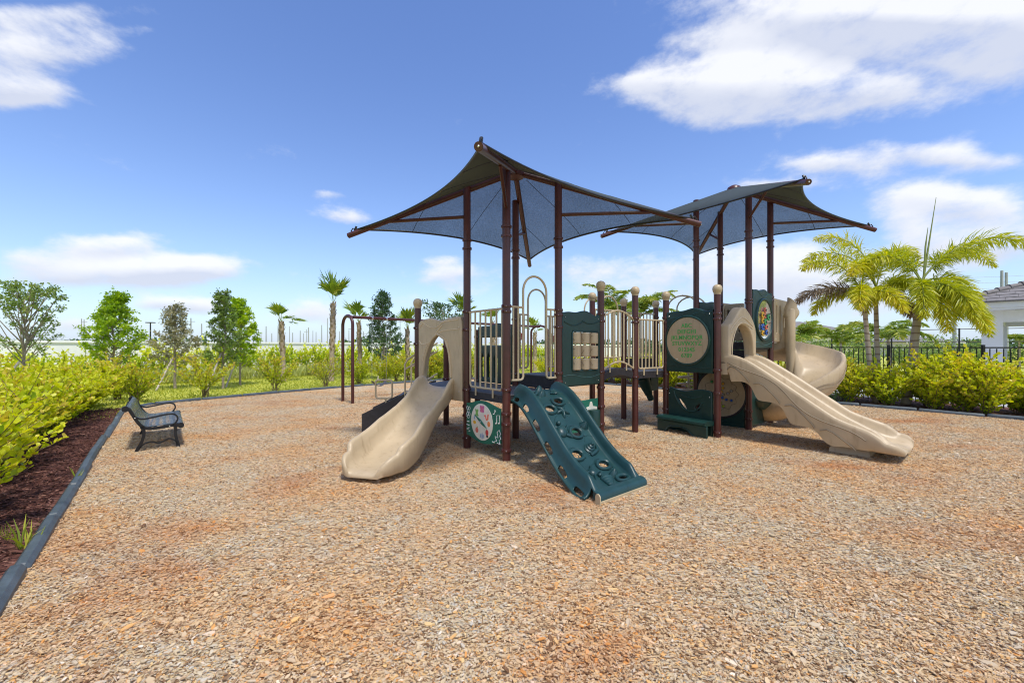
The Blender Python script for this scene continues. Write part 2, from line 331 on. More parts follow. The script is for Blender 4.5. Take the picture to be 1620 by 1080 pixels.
def chip_colour(nt, rnd, pos, stops, patch=True):
    L = nt.links
    cr = nt.nodes.new('ShaderNodeValToRGB'); e = cr.color_ramp.elements; cr.color_ramp.interpolation = 'LINEAR'
    while len(e) < len(stops): e.new(0.5)
    for i, (p, c) in enumerate(stops): e[i].position = p; e[i].color = (*c, 1)
    L.new(rnd, cr.inputs[0])
    if not patch: return cr.outputs[0]
    n = nt.nodes.new('ShaderNodeTexNoise'); n.inputs['Scale'].default_value = 1.0; n.inputs['Detail'].default_value = 9; n.inputs['Roughness'].default_value = 0.62
    mp = nt.nodes.new('ShaderNodeMapping'); mp.inputs['Scale'].default_value = (0.8, 1.05, 1); mp.inputs['Rotation'].default_value = (0, 0, 0.6); L.new(pos, mp.inputs[0]); L.new(mp.outputs[0], n.inputs['Vector'])
    mr = nt.nodes.new('ShaderNodeMapRange'); mr.inputs[1].default_value = 0.42; mr.inputs[2].default_value = 0.72; mr.inputs[3].default_value = 0.0; mr.inputs[4].default_value = 0.82
    L.new(n.outputs[0], mr.inputs[0])
    mul = nt.nodes.new('ShaderNodeMix'); mul.data_type = 'RGBA'; mul.blend_type = 'MULTIPLY'; mul.inputs[7].default_value = (1.12, 0.78, 0.46, 1)
    L.new(mr.outputs[0], mul.inputs[0]); L.new(cr.outputs[0], mul.inputs[6])
    # rusty, darker drifts
    n2 = nt.nodes.new('ShaderNodeTexNoise'); n2.inputs['Scale'].default_value = 0.62; n2.inputs['Detail'].default_value = 9; n2.inputs['Roughness'].default_value = 0.6
    mp2 = nt.nodes.new('ShaderNodeMapping'); mp2.inputs['Scale'].default_value = (0.8, 1.3, 1); mp2.inputs['Location'].default_value = (11.3, 4.1, 0); L.new(pos, mp2.inputs[0]); L.new(mp2.outputs[0], n2.inputs['Vector'])
    mr2 = nt.nodes.new('ShaderNodeMapRange'); mr2.inputs[1].default_value = 0.54; mr2.inputs[2].default_value = 0.73; mr2.inputs[4].default_value = 0.85
    L.new(n2.outputs[0], mr2.inputs[0])
    mul2 = nt.nodes.new('ShaderNodeMix'); mul2.data_type = 'RGBA'; mul2.blend_type = 'MULTIPLY'; mul2.inputs[7].default_value = (0.84, 0.50, 0.30, 1)
    L.new(mr2.outputs[0], mul2.inputs[0]); L.new(mul.outputs[2], mul2.inputs[6])
    return mul2.outputs[2]
CHIP_STOPS = [(0.0, (0.151, 0.088, 0.048)), (0.12, (0.302, 0.194, 0.107)), (0.26, (0.496, 0.377, 0.231)), (0.55, (0.593, 0.484, 0.321)), (0.72, (0.496, 0.452, 0.374)), (0.85, (0.67, 0.494, 0.245)), (0.93, (0.593, 0.301, 0.091)), (1.0, (0.755, 0.688, 0.567))]
DARK_STOPS = [(0.0, (0.034, 0.015, 0.013)), (0.5, (0.095, 0.036, 0.027)), (0.85, (0.171, 0.074, 0.054)), (1.0, (0.323, 0.173, 0.128))]
def chip_mats(pre, stops, patch, cell):
    m, nt, b = mat_nodes(pre + '_chip'); L = nt.links
    oi = nt.nodes.new('ShaderNodeObjectInfo'); ge = nt.nodes.new('ShaderNodeNewGeometry')
    c = chip_colour(nt, oi.outputs['Random'], ge.outputs['Position'], stops, patch)
    L.new(c, b.inputs['Base Color']); b.inputs['Roughness'].default_value = 0.85; b.inputs['Specular IOR Level'].default_value = 0.25
    MAT[pre + '_chip'] = m
    m, nt, b = mat_nodes(pre + '_ground'); L = nt.links
    ge = nt.nodes.new('ShaderNodeNewGeometry')
    mp = nt.nodes.new('ShaderNodeMapping'); mp.inputs['Scale'].default_value = (cell * 0.62, cell, cell); mp.inputs['Rotation'].default_value = (0, 0, 0.5); L.new(ge.outputs['Position'], mp.inputs[0])
    wn = nt.nodes.new('ShaderNodeTexNoise'); wn.inputs['Scale'].default_value = 1.3; L.new(mp.outputs[0], wn.inputs['Vector'])
    va = nt.nodes.new('ShaderNodeVectorMath'); va.operation = 'MULTIPLY_ADD'; va.inputs[1].default_value = (0.9, 0.9, 0); L.new(wn.outputs['Color'], va.inputs[0]); L.new(mp.outputs[0], va.inputs[2])
    vo = nt.nodes.new('ShaderNodeTexVoronoi'); vo.inputs['Scale'].default_value = 1.0; L.new(va.outputs[0], vo.inputs['Vector'])
    sp = nt.nodes.new('ShaderNodeSeparateColor'); L.new(vo.outputs['Color'], sp.inputs[0])
    c = chip_colour(nt, sp.outputs[0], ge.outputs['Position'], stops, patch)
    L.new(c, b.inputs['Base Color']); b.inputs['Roughness'].default_value = 0.9; b.inputs['Specular IOR Level'].default_value = 0.2
    hm = nt.nodes.new('ShaderNodeMath'); hm.operation = 'MULTIPLY_ADD'; hm.inputs[1].default_value = -0.8; L.new(vo.outputs['Distance'], hm.inputs[0]); L.new(sp.outputs[1], hm.inputs[2])
    bp = nt.nodes.new('ShaderNodeBump'); bp.inputs['Strength'].default_value = 0.9; bp.inputs['Distance'].default_value = 0.012; L.new(hm.outputs[0], bp.inputs['Height']); L.new(bp.outputs[0], b.inputs['Normal'])
    MAT[pre + '_ground'] = m
chip_mats('mulch', CHIP_STOPS, True, 48)
chip_mats('bark', DARK_STOPS, False, 40)
def lawn_mat():
    m, nt, b = mat_nodes('lawn'); L = nt.links
    ge = nt.nodes.new('ShaderNodeNewGeometry')
    def noi(s, d): 
        n = nt.nodes.new('ShaderNodeTexNoise'); n.inputs['Scale'].default_value = s; n.inputs['Detail'].default_value = d; L.new(ge.outputs['Position'], n.inputs['Vector']); return n
    a = noi(0.5, 5); f = noi(38, 6)
    mx = nt.nodes.new('ShaderNodeMath'); mx.operation = 'MULTIPLY_ADD'; mx.inputs[1].default_value = 0.5; L.new(f.outputs[0], mx.inputs[0])
    m2 = nt.nodes.new('ShaderNodeMath'); m2.operation = 'MULTIPLY'; m2.inputs[1].default_value = 0.5; L.new(a.outputs[0], m2.inputs[0]); L.new(m2.outputs[0], mx.inputs[2])
    cr = nt.nodes.new('ShaderNodeValToRGB'); e = cr.color_ramp.elements; e[0].position = 0.3; e[0].color = (0.36, 0.39, 0.04, 1); e[1].position = 0.7; e[1].color = (0.58, 0.57, 0.09, 1)
    L.new(mx.outputs[0], cr.inputs[0]); L.new(cr.outputs[0], b.inputs['Base Color']); b.inputs['Roughness'].default_value = 0.9
    bp = nt.nodes.new('ShaderNodeBump'); bp.inputs['Strength'].default_value = 0.8; bp.inputs['Distance'].default_value = 0.03; L.new(f.outputs[0], bp.inputs['Height']); L.new(bp.outputs[0], b.inputs['Normal'])
    MAT['lawn'] = m
lawn_mat()
def fabric_mat():
    # knitted shade cloth: open knit seen face on, closed (its threads overlap) seen edge on
    m, nt, b = mat_nodes('shade_cloth'); L = nt.links
    b.inputs['Base Color'].default_value = (0.019, 0.026, 0.0255, 1); b.inputs['Roughness'].default_value = 0.75
    b.inputs['Sheen Weight'].default_value = 0.10; b.inputs['Sheen Roughness'].default_value = 0.4; b.inputs['Sheen Tint'].default_value = (0.6, 0.8, 0.75, 1)
    tc = nt.nodes.new('ShaderNodeTexCoord')
    def noi(s, d, sc=(1, 1, 1)):
        mp = nt.nodes.new('ShaderNodeMapping'); mp.inputs['Scale'].default_value = sc; L.new(tc.outputs['Object'], mp.inputs[0])
        n = nt.nodes.new('ShaderNodeTexNoise'); n.inputs['Scale'].default_value = s; n.inputs['Detail'].default_value = d; L.new(mp.outputs[0], n.inputs['Vector']); return n.outputs[0]
    a = noi(52, 4, (1, 1, .35)); c = noi(1.3, 3)
    lw = nt.nodes.new('ShaderNodeLayerWeight'); lw.inputs['Blend'].default_value = 0.5
    def m_(op, x, y):
        n = nt.nodes.new('ShaderNodeMath'); n.operation = op
        for i, v in enumerate((x, y)):
            if isinstance(v, (int, float)): n.inputs[i].default_value = v
            else: L.new(v, n.inputs[i])
        return n.outputs[0]
    f = nt.nodes.new('ShaderNodeMapRange'); f.inputs[1].default_value = 0.56; f.inputs[2].default_value = 0.84; f.inputs[3].default_value = 0.21; f.inputs[4].default_value = 0.0
    L.new(lw.outputs['Facing'], f.inputs[0])
    g = m_('MULTIPLY', f.outputs[0], m_('MAXIMUM', m_('ADD', -0.36, m_('ADD', m_('MULTIPLY', a, 2.0), m_('MULTIPLY', c, 0.7))), 0.0))
    tr = nt.nodes.new('ShaderNodeBsdfTransparent'); tl = nt.nodes.new('ShaderNodeBsdfTranslucent'); tl.inputs[0].default_value = (0.048, 0.062, 0.058, 1)
    m1 = nt.nodes.new('ShaderNodeMixShader'); L.new(m_('MULTIPLY', f.outputs[0], 1.3), m1.inputs[0]); L.new(b.outputs[0], m1.inputs[1]); L.new(tl.outputs[0], m1.inputs[2])
    m2 = nt.nodes.new('ShaderNodeMixShader'); L.new(g, m2.inputs[0]); L.new(m1.outputs[0], m2.inputs[1]); L.new(tr.outputs[0], m2.inputs[2])
    L.new(m2.outputs[0], nt.nodes['Material Output'].inputs[0]); MAT['shade_cloth'] = m
fabric_mat()
def clear_mat():
    m, nt, b = mat_nodes('clear_plastic'); b.inputs['Base Color'].default_value = (0.85, 0.95, 0.95, 1); b.inputs['Roughness'].default_value = 0.08
    b.inputs['Transmission Weight'].default_value = 0.9; b.inputs['IOR'].default_value = 1.1; MAT['clear_plastic'] = m
clear_mat()
def perforate(m):
    nt = m.node_tree; L = nt.links; tc = nt.nodes.new('ShaderNodeTexCoord'); v = nt.nodes.new('ShaderNodeTexVoronoi'); v.inputs['Scale'].default_value = 150; v.inputs['Randomness'].default_value = 0.15; L.new(tc.outputs['Object'], v.inputs['Vector'])
    g = nt.nodes.new('ShaderNodeMath'); g.operation = 'LESS_THAN'; g.inputs[1].default_value = 0.40; L.new(v.outputs['Distance'], g.inputs[0])
    t = nt.nodes.new('ShaderNodeBsdfTransparent'); x = nt.nodes.new('ShaderNodeMixShader'); L.new(g.outputs[0], x.inputs[0]); L.new(nt.nodes['Principled BSDF'].outputs[0], x.inputs[1]); L.new(t.outputs[0], x.inputs[2]); L.new(x.outputs[0], nt.nodes['Material Output'].inputs[0])
perforate(MAT['bench_metal'])
M = MAT
# ------------------------------------------------------------------ ground plan (metres; the viewer stands at 0,0 looking along +y)
PD = Vector((0.7716, 0.6361)); QD = Vector((-0.6361, 0.7716))      # the play area's own right-back and left-back axes
def poly_in(P, poly):
    x, y = P[:, 0], P[:, 1]; ins = np.zeros(len(P), bool); n = len(poly)
    for i in range(n):
        x0, y0 = poly[i]; x1, y1 = poly[(i + 1) % n]
        c = ((y0 > y) != (y1 > y)) & (x < (x1 - x0) * (y - y0) / ((y1 - y0) if y1 != y0 else 1e-9) + x0)
        ins ^= c
    return ins
left_line = [(2.3 - 0.636 * k - 3.49, 0) for k in (0,)]
BL = [(-3.49 - 0.636 * k, 2.906 + 0.776 * k) for k in (-2.4, 0, 3, 6, 9, 11.2)]
BB = [(-10.75, 12.0), (-8.9, 14.9), (-7.1, 17.5), (-5.3, 19.6), (-3.7, 21.0), (-1.6, 22.3), (0.6, 22.8)]
BR = [(9.45 - 0.636 * k, 12.66 + 0.7716 * k) for k in (12.2, 9, 6, 3, 0, -3, -6, -9, -12)]
BORDER = spline([(*p, 0) for p in BL[:-1]] , 6) + spline([(*BL[-1], 0)] + [(*p, 0) for p in BB], 8) + spline([(*p, 0) for p in BR], 6)
BORDER2 = [(p.x, p.y) for p in BORDER]
MULCH = BORDER2 + [(14.0, -2.0), (-1.0, -2.0)]

def sheet(name, poly, z, mat, kind='structure'):
    me = flat_mesh(poly, t=0.001); me.transform(Matrix.Translation((0, 0, z)))
    bm = bmesh.new(); bm.from_mesh(me)
    bmesh.ops.delete(bm, geom=[f for f in bm.faces if f.normal.z < 0.5], context='FACES'); bm.to_mesh(me); bm.free()
    return tag(put(name, me, mat), kind=kind)
gm = MB(); gm.add([(-900, -300, -0.06), (900, -300, -0.06), (900, 1500, -0.06), (-900, 1500, -0.06)], [(0, 1, 2, 3)])
tag(gm.build('lawn_ground', M['lawn'], smooth=False), kind='structure')
sheet('mulch_ground', MULCH, 0.0, M['mulch_ground'])
# planting beds outside the border
def offset_line(k0, k1, d0, d1, n=14):      # along the left border: k metres along, d metres outside it
    f = lambda k, d: (-3.49 - 0.636 * k - 0.7716 * d, 2.906 + 0.776 * k - 0.6361 * d)
    return [f(k0 + (k1 - k0) * i / n, d0) for i in range(n + 1)] + [f(k1 - (k1 - k0) * i / n, d1) for i in range(n + 1)]
sheet('dark_mulch_bed', offset_line(-2.6, 11.6, 0.04, 5.2), -0.02, M['bark_ground'])
def right_pt(k, d): return (9.45 - 0.6361 * k + 0.7716 * d, 12.66 + 0.7716 * k + 0.6361 * d)
sheet('hedge_bed', [right_pt(k, 0.04) for k in (-14, -8, 0, 6, 12)] + [right_pt(k, 3.2) for k in (12, 6, 0, -8, -14)], -0.022, M['bark_ground'])

sheet('pool_deck', [right_pt(k, 3.2) for k in (-14, -8, 0, 6, 12)] + [right_pt(k, 13) for k in (12, 6, 0, -8, -14)], -0.03, M['concrete'])

# ------------------------------------------------------------------ border timbers
def build_border():
    root = tag(bpy.data.objects.new('playground_border', None), 'low slate grey plastic border timbers edging the wood chip play area', 'edging')
    COL.objects.link(root)
    prof = [(-0.062, -0.15), (-0.055, 0.045), (-0.028, 0.078), (0.024, 0.078), (0.05, 0.045), (0.058, -0.15)]
    pts = [Vector(p) for p in BORDER]
    cum = [0.0]
    for a, b in zip(pts, pts[1:]): cum.append(cum[-1] + (b - a).length)
    def at(s):
        i = min(max(int(np.searchsorted(cum, s)) - 1, 0), len(pts) - 2)
        t = (s - cum[i]) / max(1e-6, cum[i + 1] - cum[i]); return pts[i].lerp(pts[i + 1], t)
    s = 0.35; k = 0
    while s + 1.2 < cum[-1]:
        a, b = at(s + 0.018), at(s + 1.182); d = (b - a).normalized(); nn = Vector((-d.y, d.x, 0))
        za, zb = random.uniform(-0.02, 0.016), random.uniform(-0.02, 0.016); off = nn * random.uniform(-0.014, 0.014)
        def ring(p, z, sc=1.0): return [p + off + nn * u * sc + Vector((0, 0, (v * sc if v > 0 else v) + z)) for u, v in prof]
        mb = MB()
        e = d * 0.018
        mb.loft([ring(a, za, 0.72), ring(a + e, za), ring(a.lerp(b, 0.5), (za + zb) / 2), ring(b - e * 2, zb + .012), ring(b, zb + .012, 0.80)])
        o = mb.build('border_timber', M['border_plastic'], root, ang=25)
        # stake pin lug where two timbers overlap
        if k < 9:
            st = MB(); st.lathe([(0.022, 0.0), (0.022, 0.012), (0.012, 0.017)], b - d * 0.07 + off + Vector((0, 0, zb + 0.071)), 10); st.build('stake_head', M['black_iron'], o)
        s += 1.2; k += 1
build_border()

# ------------------------------------------------------------------ the play structure
O0 = Vector((-0.083, 6.302)); S = 1.1
def gp(i, j): return O0 + PD * (S * i) + QD * (S * j)
P = {'A': gp(0, 0), 'C': gp(1, 0), 'E': gp(2, 0), 'I': Vector((2.445, 8.41)), 'B': Vector((-0.755, 7.11)), 'D': gp(0, 1) + PD * S,
     'Fp': gp(2, 1), 'F': Vector((1.755, 9.26)), 'J': Vector((2.622, 9.94)), 'K': Vector((3.224, 8.87)), 'L': Vector((3.60, 10.60)),
     'M': Vector((3.845, 7.93)), 'G': Vector((4.85, 8.68)), 'H': Vector((5.77, 9.46)), 'W': Vector((4.11, 9.45)), 'X': Vector((5.04, 10.25)),
     'N': Vector((-1.79, 8.05)), 'O': Vector((-1.43, 9.2)), 'Q': Vector((-0.72, 8.85))}
PS = thing('play_structure', 'brown and green playground climbing structure with slides, decks and two shade canopies', 'play structure', (2.2, 8.6, 0))
TOP = {'A': 4.44, 'B': 4.40, 'C': 4.40, 'D': 4.40, 'G': 4.96, 'H': 4.96, 'W': 4.96, 'X': 4.96,
       'E': 2.74, 'I': 2.74, 'F': 2.73, 'J': 2.68, 'K': 2.70, 'L': 2.70, 'M': 2.71, 'N': 2.46, 'O': 1.9, 'Fp': 2.2, 'Q': 2.05}
CAPPED = 'E I F J K L M N'.split()
CL = {'A': [2.22, 2.30, 1.06, .70, .55, .16], 'B': [2.28, 1.98, .98, .70, .55, .18], 'C': [2.22, 2.30, 2.02, 1.26, 1.12, .8], 'D': [2.2, 1.2, .95],
      'G': [2.66, 2.6, 1.78, 1.62, .38, .22], 'H': [2.8, 2.72, 1.8, .32], 'W': [2.5, 1.4], 'X': [2.7, 1.8], 'E': [2.28, 2.16, 1.24, .96, .62, .3], 'I': [2.26, 2.18, 1.1],
      'F': [2.3, 1.2], 'J': [2.4, 2.3, 1.2], 'K': [2.3, 2.2, 1.35, 1.12, .82, .4], 'L': [2.42, 2.3, 1.2, .98], 'M': [2.32, 2.22, 1.26, .83, .1], 'N': [2.05, 1.75], 'O': [1.7, 1.0], 'Fp': [2.1, 1.2], 'Q': [1.9, 1.0]}
for k, p in P.items():
    mb = MB(); h = TOP[k]
    mb.lathe([(0.062, -0.15), (0.062, h - 0.006), (0.056, h)], (p.x, p.y, 0), 20)
    po = mb.build('post', M['maroon_paint'], PS)
    if k in CAPPED:
        c = MB(); c.lathe([(0.0645, h - 0.035), (0.066, h), (0.08, h + 0.02), (0.088, h + 0.065), (0.08, h + 0.11), (0.05, h + 0.142), (0.012, h + 0.153)], (p.x, p.y, 0), 20)
        c.build('post_cap', M['tan_plastic'], po)
    for z in CL.get(k, []):
        c = MB(); c.lathe([(0.064, z - 0.024), (0.074, z - 0.022), (0.078, z), (0.074, z + 0.022), (0.064, z + 0.024)], (p.x, p.y, 0), 18)
        for a in (0.9, 4.0):
            d = Vector((math.cos(a), math.sin(a), 0)); t = Vector((-d.y, d.x, 0))
            c.obox(Vector((p.x, p.y, z)) + d * 0.084, d * 0.014, t * 0.008, (0, 0, 0.016))
        c.build('clamp', M['maroon_paint'], po)
        b = MB()
        for a in (-1.6,): 
            d = Vector((math.cos(a), math.sin(a), 0)); b.ball(Vector((p.x, p.y, z)) + d * 0.078, 0.009, 6, 4)
        b.build('bolt', M['steel'], po)

# decks -------------------------------------------------------------
def deck(keys, z, th=0.11, inset=0.0):
    pts = [P[k] if isinstance(k, str) else Vector(k) for k in keys]; c = sum(pts, Vector((0, 0))) / len(pts)
    pts = [c + (p - c) * (1 - inset) for p in pts]
    me = flat_mesh([(p.x, p.y) for p in pts], t=0.02, bevel=0.006); me.transform(Matrix.Translation((0, 0, z - 0.01))); finish(me)
    d = put('deck', me, M['deck_top'], PS)
    n = len(pts)
    for i in range(n):
        a, b = pts[i], pts[(i + 1) % n]; d2 = (b - a).normalized(); mb = MB(); nn = Vector((d2.y, -d2.x))
        mid = (a + b) / 2; L = (b - a).length / 2 - 0.07
        if nn.dot(mid - c) < 0: nn = -nn
        mid = mid - nn * 0.012
        mb.obox((mid.x, mid.y, z - 0.022 - th / 2), (d2.x * L, d2.y * L, 0), (nn.x * 0.008, nn.y * 0.008, 0), (0, 0, th / 2))
        for t in (-0.8, -0.72, 0.72, 0.8):
            q = mid + d2 * (L * t) + nn * 0.009; mb.ball((q.x, q.y, z - 0.06), 0.011, 6, 4)
        mb.build('deck_fascia', M['deck_black'], d)
    return d
deck(['A', 'C', 'D', 'B'], 0.975); deck(['B', gp(1, 1), 'Q', 'O', 'N'], 0.968)
deck(['C', 'E', 'Fp', 'D'], 1.20, 0.16); deck(['I', 'K', 'L', 'J'], 1.205, 0.12)
deck(['K', 'M', 'G', 'W'], 1.42, 0.14); deck(['G', 'H', 'X', 'W'], 1.80, 0.14)
def riser(a, b, z0, z1):
    f = Frame(P[a], P[b]); mb = MB(); mb.obox(f(f.w / 2, (z0 + z1) / 2), f.ex * (f.w / 2 - 0.075), f.n * 0.006, (0, 0, (z1 - z0) / 2))
    for x in (0.3, 0.5, 0.7):
        mb.ball(f(f.w * x, z1 - 0.05, -0.008), 0.011, 6, 4); mb.ball(f(f.w * x, z1 - 0.05, 0.008), 0.011, 6, 4)
    mb.build('step_riser', M['deck_black'], PS)
riser('C', 'D', 0.98, 1.03); riser('K', 'W', 1.20, 1.265); riser('W', 'G', 1.425, 1.63); riser('J', 'L', 1.205, 1.42); riser('X', 'H', 1.66, 1.78)
# arched bridge between E and I
def bridge():
    e, i, f, j = P['E'], P['I'], P['Fp'] + PD * 0.0, P['F']
    f = P['Fp']
    N = 9; rings = []
    for k in range(N):
        t = k / (N - 1); z = 1.19 + 0.10 * math.sin(math.pi * t)
        a = e.lerp(i, 0.05 + 0.9 * t); b = f.lerp(j, 0.05 + 0.9 * t)
        rings.append([Vector((a.x, a.y, z)), Vector((b.x, b.y, z)), Vector((b.x, b.y, z - 0.13)), Vector((a.x, a.y, z - 0.13))])
    mb = MB(); mb.loft(rings); mb.build('bridge_deck', M['deck_black'], PS, ang=30)
    tp = MB(); ins = [[r[0].lerp(r[1], 0.03) + Vector((0, 0, 0.001)), r[0].lerp(r[1], 0.97) + Vector((0, 0, 0.001)), r[0].lerp(r[1], 0.97) + Vector((0, 0, 0.008)), r[0].lerp(r[1], 0.03) + Vector((0, 0, 0.008))] for r in rings]
    tp.loft(ins); tp.build('bridge_tread', M['deck_top'], PS, ang=30)
bridge()

# barriers ----------------------------------------------------------
def barrier(a, b, z0, z1, n, x0=0.10, x1=None, off=0.0, arch=0.0, feet=True, flip=False, r=0.0165):
    f = Frame(P[a] if isinstance(a, str) else a, P[b] if isinstance(b, str) else b, 0, off, flip); x1 = f.w - x0 if x1 is None else x1
    mb = MB(); rr = 0.055
    az = lambda x: arch * math.sin(math.pi * (x - x0) / (x1 - x0))
    if arch == 0:
        rail = [f(x0, z1), f(x0, z0 + rr)] + [f(x0 + rr * (1 - math.cos(t)), z0 + rr * (1 - math.sin(t))) for t in np.linspace(0.2, math.pi / 2, 5)] + \
               [f(x1 - rr * (1 - math.sin(t)), z0 + rr * (1 - math.cos(t))) for t in np.linspace(0.0, math.pi / 2 - 0.2, 5)] + [f(x1, z0 + rr), f(x1, z1)]
        mb.tube(rail, r * 1.05)
        mb.tube([f(x0 - 0.05, z1), f(x1 + 0.05, z1)], r * 1.05)
    else:
        xs = np.linspace(x0 - 0.03, x1 + 0.03, 14)
        mb.tube([f(x, z1 + az(x)) for x in xs], r * 1.05); mb.tube([f(x, z0 + az(x)) for x in xs], r * 1.05)
    o = mb.build('barrier', M['tan_steel'], PS)
    for i in range(n):
        x = x0 + (x1 - x0) * ((i + 1) / (n + 1) if arch == 0 else i / (n - 1))
        bb = MB(); bb.tube([f(x, z0 + az(x)), f(x, z1 + az(x))], r * 0.92); bb.build('baluster', M['tan_steel'], o)
    if feet:
        ft = MB()
        for t in (0.2, 0.74):
            x = x0 + (x1 - x0) * t; ft.obox(f(x, z0 + az(x) - 0.06, 0.012), f.ex * 0.016, f.n * 0.006, (0, 0, 0.075))
        ft.build('mounting_tab', M['tan_steel'], o)
    return o
barrier('B', 'A', 1.04, 2.27, 5)
barrier('E', 'I', 1.27, 2.24, 7, x0=0.06, arch=0.14)
barrier('I', 'K', 1.26, 2.24, 6, x0=0.09)
barrier('F', 'J', 1.45, 2.52, 7, feet=False); barrier('Fp', 'F', 1.27, 2.24, 7, x0=0.06, arch=0.14, feet=False)
barrier('J', 'L', 1.45, 2.50, 7, feet=False)
def archway(a, b, z0, z1, za, t0, t1, both=True):
    f = Frame(P[a], P[b]); w = f.w; r = 0.0165; mb = MB()
    xa, xb = w * t0, w * t1; R_ = (xb - xa) / 2; xc = (xa + xb) / 2; zr = za - R_
    rr = 0.05
    def foot(x, s): return [f(x + s * (w * 0.21), z0), f(x + s * (w * 0.21) * 0.5, z0), f(x + s * rr, z0), f(x + s * rr * 0.3, z0 + rr * 0.3), f(x, z0 + rr)]
    pts = foot(xa, -1) + [f(xa, zr)] + [f(xc - R_ * math.cos(t), zr + R_ * math.sin(t)) for t in np.linspace(0.15, math.pi - 0.15, 15)] + [f(xb, zr)] + foot(xb, 1)[::-1]
    mb.tube(pts, r * 1.1)
    for (x, s) in ((xa, -1), (xb, 1)): mb.tube([f(x, z1), f(x + s * w * 0.23, z1)], r)
    o = mb.build('entry_arch', M['tan_steel'], PS)
    for (x, s) in ((xa, -1), (xb, 1)):
        for q in (0.09, 0.18):
            bb = MB(); bb.tube([f(x + s * w * q, z0), f(x + s * w * q, z1)], r * 0.92); bb.build('baluster', M['tan_steel'], o)
archway('A', 'C', 1.19, 2.30, 2.80, 0.30, 0.75); archway('D', 'Fp', 1.3, 2.30, 2.80, 0.28, 0.70)

# plastic panels ----------------------------------------------------
def wavy_outline(w, h, x0=0.06, crest=0.05):
    x1 = w - x0; pts = [(x0, 0), (x1, 0), (x1, h - 0.06)]
    xs = np.linspace(x1 - 0.02, x0 + 0.02, 25)
    for x in xs:
        t = (x - x0) / (x1 - x0)
        e = min(1, min(t, 1 - t) / 0.06)
        pts.append((x, h - 0.045 + crest * (0.55 * math.cos(2 * math.pi * (t - 0.5) * 1.0) + 0.35 * math.cos(4 * math.pi * (t - .13))) * e))
    pts.append((x0, h - 0.06)); return pts
def wave_ridge(f, x0, x1, y, amp, ph, z, mat, parent, r=0.007, n=20, per=1.0, tilt=0.0):
    mb = MB(); mb.tube([f(x, y + tilt * (x - x0) + amp * math.sin(ph + per * 2 * math.pi * (x - x0) / (x1 - x0)), z) for x in np.linspace(x0, x1, n)], r, 6)
    mb.build('moulded_ridge', mat, parent)
def bolts(f, pts, z, parent, r=0.011):
    mb = MB()
    for x, y in pts: mb.ball(f(x, y, z), r, 8, 4, 0.6)
    mb.build('bolt_heads', M['steel'], parent)
GP = M['green_plastic']
# tic-tac-toe panel with tan drums, between C and E
f = Frame(P['C'], P['E'], 1.03, 0.0); w = f.w
win = [(w * .29, .25), (w * .88, .25), (w * .90, .28), (w * .90, .90), (w * .88, .93), (w * .29, .93), (w * .27, .90), (w * .27, .28)]
me = f.xf(flat_mesh(wavy_outline(w, 1.30), [win], 0.07, 0.018, 2)); tt = put('tic_tac_toe_panel', me, GP, PS)
fr = MB(); fr.tube([f(x, y, 0.035) for x, y in win], 0.016, 6, loop=True); fr.build('window_rim', GP, tt)
for row in range(3):
    rod = MB(); yy = .25 + .115 + row * .225; rod.tube([f(w * .27, yy), f(w * .90, yy)], 0.011); rod.build('axle_rod', M['steel'], tt)
    for c in range(3):
        x = w * .27 + w * .63 * (c + 0.5) / 3; d = MB(); r_ = 0.098
        d.lathe([(r_ * .9, -0.098), (r_, -0.086), (r_, 0.086), (r_ * .9, 0.098)], (0, 0, 0), 18)
        d.lathe([(0.02, 0.097), (0.02, 0.112)], (0, 0, 0), 8)
        c0 = f(x, yy, 0.0); d.v = [tuple(Vector(v) * 0.97 + c0) for v in d.v]
        dr = d.build('game_drum', M['tan_plastic'], tt)
        mk = MB()
        ph = random.uniform(0, 6.28)
        mk.tube([c0 + Vector((r_ * 1.0 * math.sin(a - .55), -r_ * 1.0 * math.cos(a - .55), 0.045 * math.sin(a * 4 + ph))) for a in np.linspace(-.35, .35, 8)], 0.004, 4)
        mk.build('drum_mark', M['tan_groove'], dr)
wave_ridge(f, .08, w - .08, .16, .03, 0.5, .036, M['panel_line'], tt, .006); wave_ridge(f, .45 * w, w - .08, .27, .025, 2.5, .036, GP, tt, .008)
wave_ridge(f, .1, w * .55, 1.10, -.07, 0.2, .036, GP, tt, .010, per=.5); wave_ridge(f, .5 * w, w * .93, 1.12, -.05, 0.2, .036, GP, tt, .010, per=.5)
bolts(f, [(.12, 1.16), (w - .12, 1.16), (.12, .07), (w - .12, .07)], .04, tt)
# alphabet panel between K and M
f = Frame(P['K'], P['M'], 1.19, 0.02); w = f.w
me = f.xf(flat_mesh(wavy_outline(w, 1.27), (), 0.08, 0.02, 2)); ab = put('alphabet_panel', me, GP, PS)
cx, cy = w * .475, .63
rm = MB(); rm.tube([f(x, y, .045) for x, y in circ(cx, cy, .475, n=48)], .026, 8, loop=True); rm.build('disc_rim', GP, ab)
dc = put('alphabet_disc', f.xf(flat_mesh(circ(cx, cy, .462, n=64), (), .012, .002), dz=.052), M['tan_plastic'], ab)
for s, yy in (('ABC', .29), ('DEFGHI', .172), ('JKLMNOPQR', .055), ('STUVWXYZ', -.062), ('012345', -.182), ('6789', -.30)):
    t = put('lettering', f.xf(text_mesh(s, .117), cx, cy + yy, .0605), M['letter_green'], ab)
bolts(f, circ(cx, cy, .435, n=12), .060, ab, .008)
wave_ridge(f, .1, w - .1, .10, .022, .8, .041, GP, ab, .008); wave_ridge(f, .09, w * .40, 1.13, -.05, .2, .041, GP, ab, .010, per=.5); wave_ridge(f, w * .55, w - .09, 1.10, .06, .2, .041, GP, ab, .010, per=.5)
